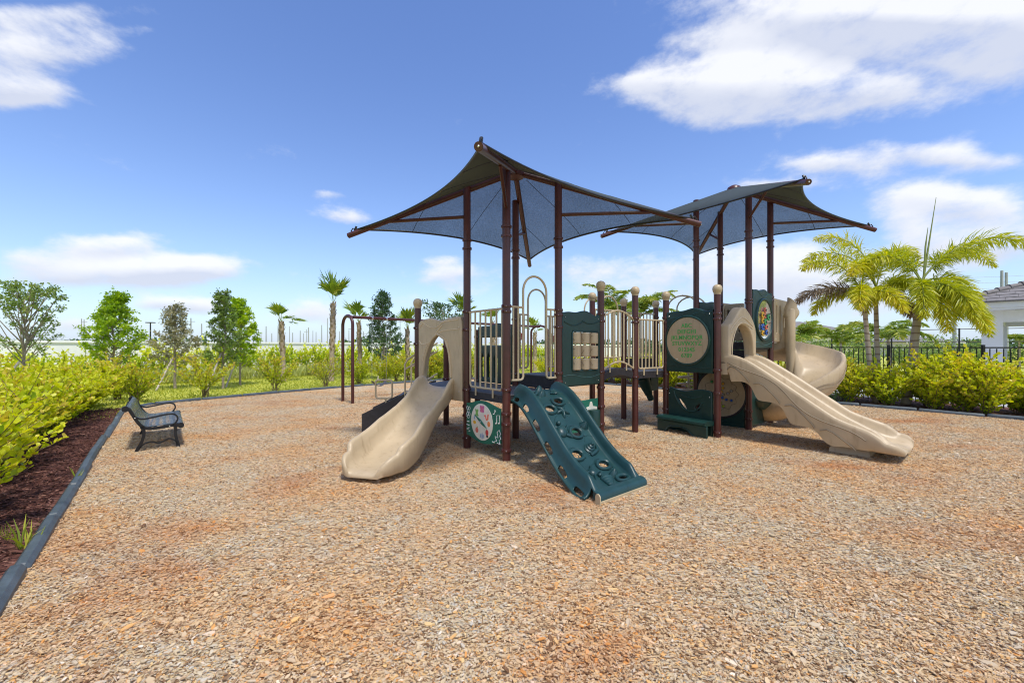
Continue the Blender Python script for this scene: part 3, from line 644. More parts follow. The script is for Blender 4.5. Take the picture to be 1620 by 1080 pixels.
bolts(f, [(.12, 1.13), (w - .12, 1.13)], .042, ab, .014)
# second alphabet-like panel behind (gear frame on the far side)
f = Frame(P['W'], P['X'], 1.75, .02); me = f.xf(flat_mesh(wavy_outline(f.w, 1.0), (), .07, .018)); put('green_barrier_panel', me, GP, PS)
# bench panel between K and M
f = Frame(P['K'], P['M'], 0.0, 0.03); w = f.w
slot1 = [(.33, .66), (.37, .65), (.46, .56), (.52, .47), (.50, .45), (.43, .50), (.36, .59)]; slot2 = [(.80, .47), (.76, .45), (.70, .50), (.72, .545), (.80, .60), (.82, .56)]
outl = [(.10, .0), (w - .07, .0), (w - .07, .83)] + [(w - .07 - (w - .17) * t, .845 + .03 * math.sin(t * 7.5)) for t in np.linspace(.04, .96, 18)] + [(.10, .82)]
bp = put('bench_panel', f.xf(flat_mesh(outl, [slot1, slot2], .05, .015, 2)), GP, PS)
sm = MB(); sm.tube([f(x, y, .03) for x, y in [(.24, .80), (.27, .70), (.34, .58), (.45, .47), (.58, .42), (.70, .44), (.80, .52), (.86, .62)]], .014, 6); sm.build('moulded_ridge', GP, bp)
wave_ridge(f, .40, w - .28, .74, -.05, 0, .028, GP, bp, .012, per=.5)
seat = MB()
prof = [(.0, .30), (.10, .315), (.27, .31), (.31, .29), (.315, .25), (.28, .225), (.02, .22)]
seat.loft([[f(x, y, z + .02) for z, y in prof] for x in (.04, w * .5, w - .03)]); seat.build('bench_seat', GP, bp)
ap = [(.02, -.05), (.02, .22), (w - .02, .22), (w - .02, -.05), (w - .22, -.05)] + [(x, interp(x, [.20, .30, w * .5, w - .42, w - .22], [-.05, .10, .125, .09, -.05])) for x in np.linspace(w - .24, .20, 14)] + [(.18, -.05)]
put('bench_apron', f.xf(flat_mesh(ap, (), .05, .012, 2), dz=.255), GP, bp)
rg = MB(); rg.tube([f(x, interp(x, [.20, .30, w * .5, w - .42, w - .22], [-.02, .12, .145, .11, -.04]), .285) for x in np.linspace(.19, w - .22, 16)], .014, 6); rg.build('moulded_ridge', GP, bp)
bolts(f, [(.13, .74), (w - .12, .74)], .03, bp, .013)
# dark panel with the tan maze disc, between W and G
f = Frame(P['W'], P['G'], 0.0, 0.0); w = f.w
pn = put('maze_panel', f.xf(flat_mesh([(.06, .02), (w - .07, .02), (w - .07, 1.30), (.06, 1.30)], (), .06, .015)), M['green_plastic'], PS)
cx, cy = w * .50, .70
rm = MB(); rm.tube([f(x, y, .035) for x, y in circ(cx, cy, .50, n=44)], .022, 8, loop=True); rm.build('disc_rim', M['deck_black'], pn)
dc = put('maze_disc', f.xf(flat_mesh(circ(cx, cy, .485, n=56), (), .014, .003), dz=.04), M['tan_plastic'], pn)
gr = MB(); gr.tube([f(cx + (.335 + .022 * math.cos(12 * a)) * math.cos(a), cy + (.335 + .022 * math.cos(12 * a)) * math.sin(a), .047) for a in np.linspace(0, 2 * math.pi, 120)[:-1]], .006, 5, loop=True); gr.build('maze_groove', M['tan_groove'], dc)
for (dx, dy, mt) in [(-.18, .24, 'toy_green'), (.05, .21, 'yellow'), (.05, .12, 'yellow'), (.02, .04, 'yellow'), (.22, .07, 'steel'), (.15, .01, 'steel'), (.05, -.02, 'steel'), (.04, -.085, 'blue'), (.12, -.12, 'blue'), (.22, -.13, 'blue'), (.0, -.20, 'lime'), (.06, -.265, 'lime'), (-.1, .05, 'orange'), (-.12, -.12, 'yellow')]:
    b = MB(); b.ball(f(cx + dx, cy + dy, .05), .026, 12, 6); b.build('maze_bead', M[mt], dc)
    b = MB(); b.tube([f(x, y, .049) for x, y in circ(cx + dx, cy + dy, .033, n=14)], .005, 5, loop=True); b.build('bead_ring', M['tan_groove'], dc)
wave_ridge(f, .15, w - .15, .14, -.03, 0, .034, M['green_plastic'], pn, .012, per=.5)
# gear window between G and H
f = Frame(P['G'], P['H'], 1.66, 0.02); w = f.w
cx, cy = w * .52, .61
gpn = put('gear_panel', f.xf(flat_mesh(wavy_outline(w, 1.27), [circ(cx, cy, .40, n=40)], .09, .02, 2)), GP, PS)
rm = MB(); rm.tube([f(x, y, .05) for x, y in circ(cx, cy, .43, n=44)], .035, 8, loop=True); rm.build('window_rim', GP, gpn)
put('clear_window', f.xf(flat_mesh(circ(cx, cy, .415, n=44), (), .008), dz=.06), M['clear_plastic'], gpn)
for (dx, dy, mt, r_) in [(-.04, .20, 'coral', .06), (-.17, .09, 'yellow', .075), (-.05, .08, 'coral', .06), (.16, .06, 'toy_green', .075), (-.17, -.03, 'yellow', .06), (-.02, -.05, 'toy_green', .075), (-.17, -.16, 'blue', .075), (.03, -.15, 'coral', .065), (-.16, -.29, 'yellow', .065), (.04, -.27, 'blue', .06)]:
    gear = [(cx + dx + (r_ if i % 4 < 2 else r_ * .80) * math.cos(i * math.pi / 16), cy + dy + (r_ if i % 4 < 2 else r_ * .80) * math.sin(i * math.pi / 16)) for i in range(32)]
    g = put('gear', f.xf(flat_mesh(gear, (), .022, .003), dz=.088), M[mt], gpn)
    h_ = MB(); h_.ball(f(cx + dx, cy + dy, .10), .022, 8, 4); h_.build('gear_hub', M['deck_black'], g)
rk = MB()
for y in (-.10, .10): rk.tube([f(cx - .30, cy + y, .084), f(cx + .34, cy + y + .04, .084)], .009, 6)
rk.build('gear_rail', M['deck_black'], gpn)
wave_ridge(f, .12, w - .12, .10, .03, .8, .045, M['panel_line'], gpn, .007); wave_ridge(f, .30, w - .1, 1.15, .05, 2.2, .046, M['panel_line'], gpn, .008)
# store counter panel under it
f = Frame(P['G'], P['H'], 0.0, 0.0); w = f.w
sp_ = put('store_panel', f.xf(flat_mesh([(.08, .06), (w - .10, .06), (w - .10, 1.28), (.08, 1.28)], [[(.26, .66), (w - .24, .66), (w - .24, 1.0), (w * .6, 1.14), (w * .4, 1.14), (.26, 1.0)]], .07, .018, 2)), GP, PS)
ct = MB()
ct.loft([[f(w / 2 + a * u, .62 - v, .03 + d) for u, v, d in ((-.36, 0, 0), (-.34, 0, .12), (-.2, 0, .22), (.2, 0, .22), (.34, 0, .12), (.36, 0, 0))] for a, v in ((1, 0),)] + [[f(w / 2 + u * s_, .62 - v, .03 + d * s_) for u, d in ((-.36, 0), (-.34, .12), (-.2, .22), (.2, .22), (.34, .12), (.36, 0))] for s_, v in ((1, .05), (.8, .14), (.3, .26))])
ct.build('counter', GP, sp_)
# picture clock panel under the barrier between B and A
f = Frame(P['B'], P['A'], .27, .045); w = f.w
def pic_outline():
    pts = []
    for t in np.linspace(0, 1, 25):
        pts.append((.07 + (w - .14) * t, .50 + .075 * math.sin(math.pi * t) ** 1.6))
    return [(x, -y + .48) for x, y in pts] + [(x, y) for x, y in pts[::-1]]
pc = put('picture_panel', f.xf(flat_mesh(pic_outline(), (), .022, .003)), M['panel_green'], PS)
cx, cy = w * .48, .24; SC = .86
disc = put('picture_disc', f.xf(flat_mesh(circ(cx, cy, SC * .335, SC * .335, n=48), (), .008, .001), dz=.0145), M['cream'], pc)
def dec(name, pts, mt, dz=.0205): return put(name, f.xf(flat_mesh(pts, (), .004), dz=dz), M[mt], disc)
def blob(x, y, rx, ry=None, n=14): return circ(cx + x * SC, cy + y * SC, rx * SC, (ry or rx) * SC, n)
for (dx, dy, nm) in [(-.035, .032, 'a'), (.035, .032, 'b'), (-.03, -.03, 'c'), (.03, -.03, 'd')]: dec('butterfly_print', blob(.02 + dx, .24 + dy, .032, .034), 'pink')
dec('butterfly_body', blob(.02, .24, .009, .06), 'coral', .0225)
for (dx, dy, r1, r2) in [(0, 0, .034, .05), (-.03, .045, .02, .025), (.028, .045, .02, .025), (-.03, -.045, .02, .02), (.03, -.045, .02, .02)]: dec('frog_print', blob(-.145 + dx, .155 + dy, r1, r2), 'leaf_print')
wm = MB(); wm.tube([f(cx + x * SC, cy + y * SC, .021) for x, y in [(.10, .13), (.13, .14), (.14, .09), (.165, .06), (.20, .08), (.20, .13), (.215, .165)]], .013, 6); wm.build('worm_print', M['coral'], disc)
dec('orange_print', blob(.225, -.01, .042, .05), 'orange'); dec('hedgehog_print', blob(-.22, -.03, .045, .034), 'yellow'); dec('water_print', blob(-.22, .06, .018, .035), 'pale_blue')
dec('apple_print', blob(-.145, -.165, .044, .05), 'coral'); dec('apple_leaf', blob(-.13, -.105, .018, .009), 'leaf_print')
dec('ladybird_print', blob(.17, -.17, .042, .055), 'red'); dec('ladybird_head', blob(.18, -.235, .03, .02), 'deck_black', .0225)
for dx in (-.055, -.03, .03, .055): dec('pond_print', blob(.02 + dx, -.25, .009, .04), 'pale_blue')
nb = MB(); nb.tube([f(cx + .02, cy - .16, .021), f(cx + .02, cy - .245, .021)], .004, 5); nb.ball(f(cx + .02, cy - .255, .021), .012, 8, 4, .4); nb.build('dragonfly_print', M['blue'], disc)
nd_ = put('clock_pointer', f.xf(flat_mesh([(cx - .185, cy + .10), (cx - .01, cy + .035), (cx + .155, cy - .085), (cx + .015, cy - .035)], (), .012, .002), dz=.028), M['panel_green'], disc)
hb = MB(); hb.ball(f(cx - .01, cy + .005, .037), .014, 8, 4); hb.build('pointer_bolt', M['steel'], nd_)
hc = MB()
for (x, y) in [(.10, .42), (.155, .42), (.127, .372), (.10, .325), (.155, .325), (.127, .278)]: hc.tube([f(a, b, .013) for a, b in circ(x, y, .027, n=6, a0=.52)], .004, 4, loop=True)
hc.build('honeycomb_print', M['white_print'], pc)
nt_ = MB()
for pts in ([(w - .16, .27), (w - .16, .39), (w - .09, .40), (w - .09, .28)], [(w - .22, .41), (w - .205, .47), (w - .185, .44)]): nt_.tube([f(a, b, .013) for a, b in pts], .006, 5)
for (a, b) in ((w - .175, .268), (w - .105, .278), (w - .235, .405)): nt_.ball(f(a, b, .013), .016, 8, 4, .5)
nt_.build('music_note_print', M['white_print'], pc)
an = MB()
an.tube([f(a, b, .013) for a, b in [(w - .27, -.02), (w - .22, -.03), (w - .20, .0), (w - .16, .0), (w - .20, .07), (w - .13, .06), (w - .15, .14), (w - .10, .18), (w - .06, .12), (w - .09, .10), (w - .06, .05), (w - .10, .03), (w - .08, -.03), (w - .15, -.02)]], .006, 5); an.build('turtle_print', M['white_print'], pc)
bt = MB()
for (a, b, c) in ((.13, .20, .03), (.10, .15, .024), (.14, .14, .024), (.12, .08, .03), (.16, .05, .022), (.15, .10, .02)): bt.ball(f(a, b, .012), c, 8, 4, .25)
bt.build('flower_print', M['white_print'], pc)
# bongo drum panel between C and E, low
f = Frame(P['C'], P['E'], .22, -.02); w = f.w
dp = put('drum_panel', f.xf(flat_mesh([(.30, 0), (w - .07, -.02), (w - .07, .55), (.30, .52)], (), .022, .003)), M['panel_green'], PS)
put('drum_mount', f.xf(flat_mesh([(w - .42, .05), (w - .12, .05), (w - .11, .40), (w - .22, .42), (w - .25, .50), (w - .29, .50), (w - .32, .42), (w - .43, .40)], (), .015, .003), dz=.018), M['cream'], dp)
dm = MB(); c0 = f(w - .27, .22, .08); dm.lathe([(.10, -.15), (.115, -.14), (.115, .12), (.105, .145), (.05, .15)], c0, 18); dm.build('bongo_drum', GP, dp)
# dark panel on the far side of the first tower
f = Frame(P['Q'], P['D'], .98, .0); w = f.w
holes = [[(.14, .74), (w - .14, .74), (w - .14, .90), (.14, .90)]] + [[(x0, .10), (x0 + .10, .10), (x0 + .11, .48), (x0 + .05, .58), (x0 - .01, .48)] for x0 in (.16, .40, .64, .88)]
put('crawl_panel', f.xf(flat_mesh(wavy_outline(w, 1.18), holes, .07, .018)), GP, PS)
# slides --------------------------------------------------------------
TAN = M['tan_plastic']
def sweep_section(start, end, zf, sec, nst=60, widthdir=None, lat=None):
    """loft sec(t) -> [(x across, h up)...] along the horizontal line start-end with floor height zf(t)."""
    a, b = Vector(start), Vector(end); d = (b - a); Lh = d.length; d.normalize()
    wd = Vector(widthdir) if widthdir is not None else Vector((d.y, -d.x))
    rings = []; ts = np.linspace(0, 1, nst)
    for t in ts:
        c = a + d * (Lh * t); dz = (zf(min(1, t + .01)) - zf(max(0, t - .01))) / (Lh * (min(1, t + .01) - max(0, t - .01)))
        ang = math.atan(dz); up = Vector((-d.x * math.sin(ang), -d.y * math.sin(ang), math.cos(ang)))
        lx = lat(t) if lat else 0
        rings.append([Vector((c.x + wd.x * (x + lx), c.y + wd.y * (x + lx), zf(t))) + up * h for x, h in sec(t)])
    return rings
def hood_lines(f, pts, z, par, r=.007):
    mb = MB(); mb.tube([f(x, y, z) for x, y in spline([(x, y, 0) for x, y in pts], 8) and [(q.x, q.y) for q in spline([(x, y, 0) for x, y in pts], 8)]], r, 6)
    mb.build('moulded_ridge', M['tan_highlight'], par)  # raised lines with their highlight painted in by a lighter tan
# wave slide out of the first tower, on the left
W0 = Vector((-1.27, 7.62)); W1 = Vector((-1.81, 5.50))
zf1 = lambda t: interp(t, [0, .05, .15, .25, .35, .45, .55, .65, .75, .85, .93, 1], [.985, .975, .89, .79, .70, .59, .46, .34, .235, .165, .135, .125])
xsm = np.linspace(0, 1, 200); zz = np.array([zf1(t) for t in xsm]); zz = np.convolve(np.pad(zz, 9, mode='edge'), np.ones(19) / 19, 'valid')
zf1s = lambda t: float(np.interp(t, xsm, zz))
def sec1(t):
    wall = interp(t, [0, .04, .12, .3, .42, .6, .75, .9, .97, 1], [.16, .22, .235, .15, .17, .275, .30, .315, .29, .20])
    hw = interp(t, [0, .1, .35, .55, .8, .93, .98, 1], [.345, .35, .335, .36, .425, .425, .40, .375]); rr = .045
    skirt = interp(t, [0, .05, .2, .8, .95, 1], [.03, .07, .11, .08, .06, .05])
    L = [(-hw + .03, -skirt), (-hw - .005, -skirt * .5), (-hw - .008, wall - rr), (-hw - .002, wall - .012), (-hw + .018, wall), (-hw + rr, wall - .003), (-hw + rr + .022, wall - .03), (-hw + rr + .035, wall * .55), (-hw + rr + .075, wall * .18 + .01), (-hw + .19, .008), (-.06, 0)]
    Rr = [(-x, h) for x, h in L[::-1]]
    return L + Rr
rings = sweep_section(W0, W1, zf1s, sec1, 70)
lip = rings[-1]; d_ = (W1 - W0).normalized()
for ph in np.linspace(.18, 1.0, 9):
    ph = ph * math.pi / 2; adv = .24 * math.sin(ph); sc = 1 - .42 * (1 - math.cos(ph)); sh = .12 + .88 * math.cos(ph) ** .9; dz = -.06 * (1 - math.cos(ph)) ** 2
    c = sum(lip, Vector()) / len(lip); zl = min(p.z for p in lip) + .05
    rings.append([Vector((c.x + (p.x - c.x) * sc + d_.x * adv, c.y + (p.y - c.y) * sc + d_.y * adv, zl + (p.z - zl) * sh + dz)) for p in lip])
s1 = MB(); s1.loft(rings); wave = s1.build('wave_slide', TAN, PS, ang=60)
sup = MB(); cc = W0.lerp(W1, .90); sup.box(cc.x - .22, cc.x + .22, cc.y - .1, cc.y + .16, -.05, .07); sup.build('slide_foot', TAN, wave)
# its hood
f = Frame(P['N'], P['B'], .88, -.02); w = f.w
x0, x1 = .10, w - .07
arch = [(x0 + .30 + (-.15) , .30)]
a0, a1, ym = x0 + .17, x1 - .27, 1.04
op = [(a0, -.05), (a0 - .01, .33)] + [(interp(t, [0, .3, .6, .85, 1], [a0 - .01, a0 + .045, a0 + .16, a0 + .27, (a0 + a1) / 2 + .02]), interp(t, [0, .3, .6, .85, 1], [.33, .60, .83, .97, ym])) for t in np.linspace(.1, 1, 9)] + \
     [(interp(t, [0, .2, .5, .8, 1], [(a0 + a1) / 2 + .02, a1 - .16, a1 - .055, a1 - .01, a1]), interp(t, [0, .2, .5, .8, 1], [ym, .95, .74, .48, .28])) for t in np.linspace(.1, 1, 9)] + [(a1, -.05)]
top = [(x, 1.295 + .035 * math.sin((x - x0) / (x1 - x0) * math.pi * 3 - .4) + (.02 if .25 < (x - x0) / (x1 - x0) < .75 else 0)) for x in np.linspace(x1 - .05, x0 + .05, 24)]
outl = [(x0, .16), (x0, 1.24)] + top[::-1] + [(x1, 1.24), (x1, -.06)] + op[::-1]
outl = [(x0, .02), (x0, 1.24)] + top[::-1] + [(x1, 1.24), (x1, -.10)] + [(a1, -.10)] + op[::-1][1:-1] + [(a0, .02)]
hd = put('slide_hood', f.xf(flat_mesh(outl, (), .11, .025, 3), dz=.03), TAN, PS)
rim = MB(); rim.tube([f(x, y, .088) for x, y in op[1:-1]], .022, 8); rim.build('arch_rim', TAN, hd)
for pts in ([(x0 + .06, 1.17), (x0 + .16, 1.25), (x0 + .34, 1.18), (x0 + .55, 1.16), (x0 + .75, 1.25), (x1 - .08, 1.28)], [(x0 + .04, .93), (x0 + .14, .86), (x0 + .34, .90), (x0 + .52, 1.04), (x0 + .72, 1.20)],
            [(a0 - .03, .55), (a0 + .08, .80), (a0 + .30, 1.0), (a0 + .55, 1.09), (x1 - .04, 1.12)]): hood_lines(f, pts, .086, hd, .009)
bolts(f, [(x0 + .06, 1.14), (x1 - .07, 1.14), (x1 - .06, .06)], .088, hd, .012)
# double slide out of the middle tower, on the right
S0 = (P['M'] + P['G']) / 2 + Vector((.02, -.03)); S1 = Vector((5.86, 6.54))
zf2 = lambda t: interp(t, [0, .04, .1, .2, .3, .4, .5, .6, .7, .78, .86, .93, 1], [1.415, 1.405, 1.36, 1.225, 1.075, .92, .76, .60, .445, .345, .27, .215, .175])
zz2 = np.array([zf2(t) for t in xsm]); zz2 = np.convolve(np.pad(zz2, 8, mode='edge'), np.ones(17) / 17, 'valid')
zf2s = lambda t: float(np.interp(t, xsm, zz2))
def sec2(t):
    wall = interp(t, [0, .05, .15, .7, .82, .90, .96, 1], [.13, .155, .175, .17, .20, .205, .17, .12]); mid = interp(t, [0, .04, .08, .15, .8, .9, .96, 1], [.02, .05, .13, .16, .16, .14, .09, .03])
    hw = interp(t, [0, .06, .85, .95, 1], [.515, .53, .535, .575, .59]); sc = .32 - .13 * abs(math.cos(t * math.pi * 4.5)) ** 1.5
    sk = interp(t, [0, .03, .12, .72, .86, .95, 1], [.14, .16, sc, sc, .14, .06, .04])
    L = [(-hw + .05, -sk), (-hw + .012, -sk), (-hw - .012, -sk * .45), (-hw - .02, wall - .06), (-hw - .012, wall - .015), (-hw + .015, wall), (-hw + .045, wall - .008), (-hw + .065, wall - .05), (-hw + .085, .055), (-hw + .13, .012), (-hw + .20, 0), (-.17, 0), (-.11, .012), (-.065, mid * .45), (-.045, mid * .85), (-.015, mid)]
    return L + [(-x, h) for x, h in L[::-1]]
rings = sweep_section(S0, S1, zf2s, sec2, 84)
lip = rings[-1]; d_ = (S1 - S0).normalized(); c = sum(lip, Vector()) / len(lip)
for ph in np.linspace(.15, 1.0, 8):
    ph = ph * math.pi / 2; adv = .20 * math.sin(ph); dz = -.09 * (1 - math.cos(ph)); sx = 1 - .30 * (1 - math.cos(ph)) ** 1.3
    out = []
    for p in lip:
        lat = (p - c); lat2 = Vector((lat.x, lat.y, 0)); notch = .10 * math.sin(ph) * math.exp(-(lat2.length / .07) ** 2)
        out.append(c + lat2 * sx + Vector((0, 0, lat.z * (.25 + .75 * math.cos(ph)))) + Vector((d_.x * (adv - notch), d_.y * (adv - notch), dz)))
    rings.append(out)
s2 = MB(); s2.loft(rings); dbl = s2.build('double_slide', TAN, PS, ang=60)
# moulded lines on its near flank, groove shade painted in as darker tubes
wd = Vector((d_.y, -d_.x)); Lh = (S1 - S0).length
def flank(t, h, side=-1):
    c = S0 + d_ * (Lh * t); hw = interp(t, [0, .06, .85, .95, 1], [.515, .53, .535, .575, .59]) + interp(h, [-.28, -.13, .1], [-.006, .016, .021])
    dz = (zf2s(min(1, t + .01)) - zf2s(max(0, t - .01))) / (Lh * .02); an = math.atan(dz)
    return Vector((c.x + wd.x * side * hw, c.y + wd.y * side * hw, zf2s(t))) + Vector((-d_.x * math.sin(an), -d_.y * math.sin(an), math.cos(an))) * h
for side in (1, -1):
    ln = MB()
    ln.tube([flank(t, .035 - .055 * math.sin(t * math.pi * 4.2 + .3), side) for t in np.linspace(.03, .9, 70)], .010, 5)
    for k in range(4):
        t0 = .04 + k * .215
        ln.tube([flank(t0 + .19 * u, interp(u, [0, .12, .3, .6, .9, 1], [-.13, -.06, -.05, -.08, -.12, -.15]), side) for u in np.linspace(0, 1, 18)], .010, 5)
    ln.build('groove_shade_line', M['tan_groove'], dbl)
ft = MB(); q = S0.lerp(S1, .80); hx = wd * .36; hy = d_ * .26
ft.loft([[Vector((q.x + sx * hx.x * s_ + sy * hy.x * s_, q.y + sx * hx.y * s_ + sy * hy.y * s_, z)) for sx, sy in ((-1, -1), (1, -1), (1, 1), (-1, 1))] for z, s_ in ((-.1, 1.0), (.06, .98), (.17, .8), (.28, .86))])
ft.build('slide_foot', TAN, dbl, ang=60)
# its hood: an arched shell over the mouth
f = Frame(P['M'], P['G'], 1.40, 0.0); w = f.w
x0, x1 = .10, w - .04
def hood_prof(x):
    t = (x - x0) / (x1 - x0); return interp(t, [0, .04, .12, .25, .40, .5, .60, .75, .88, .96, 1], [.66, .72, .75, .87, 1.02, 1.07, 1.05, .95, .82, .70, .55])
def ring_z(zo, grow):
    out_ = [(x, hood_prof(x) * grow) for x in np.linspace(x0, x1, 30)]
    inn = [(interp(a, [0, 1], [x1 - .12, x0 + .16]), 0) for a in (0,)]
    arch_ = [((x0 + x1) / 2 + -.01 + .455 * math.cos(a), .02 + .70 * grow * math.sin(a) ** .75) for a in np.linspace(.04, math.pi - .04, 28)]
    return [(x0, .0)] + out_ + [(x1, .0)] + arch_
poly = ring_z(0, 1.0)
rg_ = [[f(x, y, zo) for x, y in ring_z(zo, g)] for zo, g in ((-.06, .97), (.05, 1.0), (.17, 1.0), (.20, .985))]
hb = MB(); n = len(rg_[0])
hb.loft(rg_, True, False)
h2 = put('slide_hood', f.xf(flat_mesh(ring_z(0, 1.0), (), .20, .03, 3), dz=.07), TAN, PS)
for pts in ([(x0 + .05, .60), (x0 + .20, .72), (w * .5, .86), (x1 - .16, .70)], [(x0 + .10, .08), (x0 + .14, .40), (x0 + .32, .68), (w * .5 + .04, .76), (x1 - .18, .66)]): hood_lines(f, pts, .172, h2, .009)
bolts(f, [(x0 + .09, .57)], .174, h2, .012)
bl = MB(); bl.obox(f(x0 + .05, .0, .07), f.ex * .055, f.n * .10, (0, 0, .012)); bl.obox(f(x1 - .06, .0, .07), f.ex * .065, f.n * .10, (0, 0, .012)); bl.build('hood_joint', M['tan_groove'], h2)
for x in (x0 + .06, x1 - .07):
    k = MB(); k.obox(f(x, -.12, .04), f.ex * .075, f.n * .10, (0, 0, .105)); k.build('slide_cheek', TAN, h2, ang=30)
# spiral slide out of the second tower
HC = Vector((6.24, 9.50)); a0 = math.atan2(QD.y, QD.x)
def spiral():
    rings = []; N = 56; ang0 = a0; tot = R(285)
    for i in range(N):
        t = i / (N - 1); a = ang0 - tot * t; z = 1.79 - 1.50 * t ** .95 if t < .94 else 0.35 - (t - .94) * 2.2
        z = interp(t, [0, .06, .33, .55, .72, .94, 1], [1.78, 1.75, 1.44, 1.22, .88, .34, .30])
        er = Vector((math.cos(a), math.sin(a), 0))
        wl = interp(t, [0, .1, .85, 1], [.36, .32, .30, .16])
        sec = [(.08, -.10), (.07, .34), (.11, .36), (.15, .30), (.20, .06), (.30, .0), (.70, .02), (.87, .09), (.95, wl - .02), (.985, wl + .02), (1.03, wl + .01), (1.045, wl - .04), (1.02, -.02), (.91, -.20), (.71, -.25 + .03 * math.cos(t * 26)), (.31, -.16)]
        rings.append([Vector((HC.x, HC.y, z)) + er * (r_ * .95) + Vector((0, 0, h)) for r_, h in sec])
    mb = MB(); mb.loft(rings); o = mb.build('spiral_slide', TAN, PS, ang=60)
    g = MB()
    for (r_, h, amp, t0, t1) in ((.990, .12, .05, .1, .8), (.983, .05, .05, .05, .85)):
        g.tube([Vector((HC.x, HC.y, interp(t, [0, .06, .33, .55, .72, .94, 1], [1.78, 1.75, 1.44, 1.22, .88, .34, .30]))) + Vector((math.cos(a0 - tot * t), math.sin(a0 - tot * t), 0)) * (r_ + .002) + Vector((0, 0, h + amp * math.sin(t * 34))) for t in np.linspace(t0, t1, 70)], .006, 5)
    g.build('groove_shade_line', M['tan_groove'], o)  # groove shade painted in as darker tan tubes
    p = MB(); p.lathe([(.085, -.1), (.085, 1.55), (.10, 1.62), (.10, 2.1), (.105, 2.52), (.09, 2.54)], (HC.x, HC.y, 0), 18); p.build('centre_column', TAN, o)
    # flared crest on top of the column wall
    c = MB(); rr = []
    for k in range(9):
        t = k / 8; w_ = .095 + .075 * math.sin(math.pi * min(1, t * 1.15)) ** 1.2; rr.append([Vector((HC.x + .085 * t * (1 - .5 * t), HC.y, 0)) + Vector((x_ * w_, y_ * .09, 2.28 + .42 * t + (.10 * t * t * (-x_)))) for x_, y_ in circ(0, 0, 1, n=16)])
    c.loft(rr); c.build('hood_crest', TAN, o)
spiral()
def slotted_panel(Pa, Pb, z0, h, n, off=0, top_tilt=0.0):
    f = Frame(Pa, Pb, z0, off); w = f.w
    hl = []
    for i in range(n):
        x = w * (i + .7) / (n + .4); y1 = h * (.86 if i % 3 != 2 else .64)
        hl.append([(x - .028, .22), (x, .20), (x + .028, .22), (x + .028, y1 - .02), (x, y1), (x - .028, y1 - .02)])
    me = f.xf(flat_mesh([(0, .02), (.02, 0), (w - .02, 0), (w, .02), (w, h + top_tilt), (w - .03, h + top_tilt + .02), (.04, h + .02), (0, h)], hl, .09, .02, 2))
    o = put('slotted_panel', me, TAN, PS); bolts(f, [(.06, .07), (w - .06, .07), (.06, h - .06), (w - .06, h - .06), (w * .5, .07)], .048, o, .009)
    bk = MB(); bk.obox(f(w / 2, h / 2, -.05), f.ex * (w / 2 - .03), f.n * .008, (0, 0, h / 2 - .04)); bk.build('panel_back', M['tan_groove'], o)
    return o
slotted_panel(P['X'] + PD * .0 + Vector((.08, -.07)), P['X'].lerp(P['H'], .50), 1.83, .86, 3)
slotted_panel(P['H'] + PD * .06 - QD * .02, P['H'] + PD * .84 - QD * .06, 1.80, .96, 4, top_tilt=-.03)
slotted_panel(P['X'] + PD * .05, P['X'] + PD * .62, 1.80, .94, 4)

# sea-creature climber at the front of the first tower --------------------
CL0 = Vector((.36, 6.74)); CL1 = Vector((1.26, 4.86)); CW = PD
zc = lambda t: interp(t, [0, .06, .14, .24, .36, .5, .64, .76, .86, .94, 1], [1.0, 1.0, .985, .915, .765, .545, .335, .195, .12, .09, .08])
zcs_ = np.array([zc(t) for t in xsm]); zcs_ = np.convolve(np.pad(zcs_, 7, mode='edge'), np.ones(15) / 15, 'valid')
zcs = lambda t: float(np.interp(t, xsm, zcs_))
Lc = (CL1 - CL0).length; dc_ = (CL1 - CL0).normalized()
def cpos(u, t, h=0.0):      # u across, t along, h above the surface
    c = CL0 + dc_ * (Lc * t) + CW * u
    dz = (zcs(min(1, t + .01)) - zcs(max(0, t - .01))) / (Lc * (min(1, t + .01) - max(0, t - .01))); an = math.atan(dz)
    return Vector((c.x, c.y, zcs(t))) + Vector((-dc_.x * math.sin(an), -dc_.y * math.sin(an), math.cos(an))) * h
HOLES = [(-.23, .13, .082, .026), (.10, .27, .095, .031), (-.16, .33, .095, .031), (.06, .52, .095, .032), (-.17, .66, .095, .032), (.14, .77, .095, .032), (.20, .92, .085, .028)]
SLOTS = [(-.482, .09 + .155 * k, .022, .044) for k in range(6)]
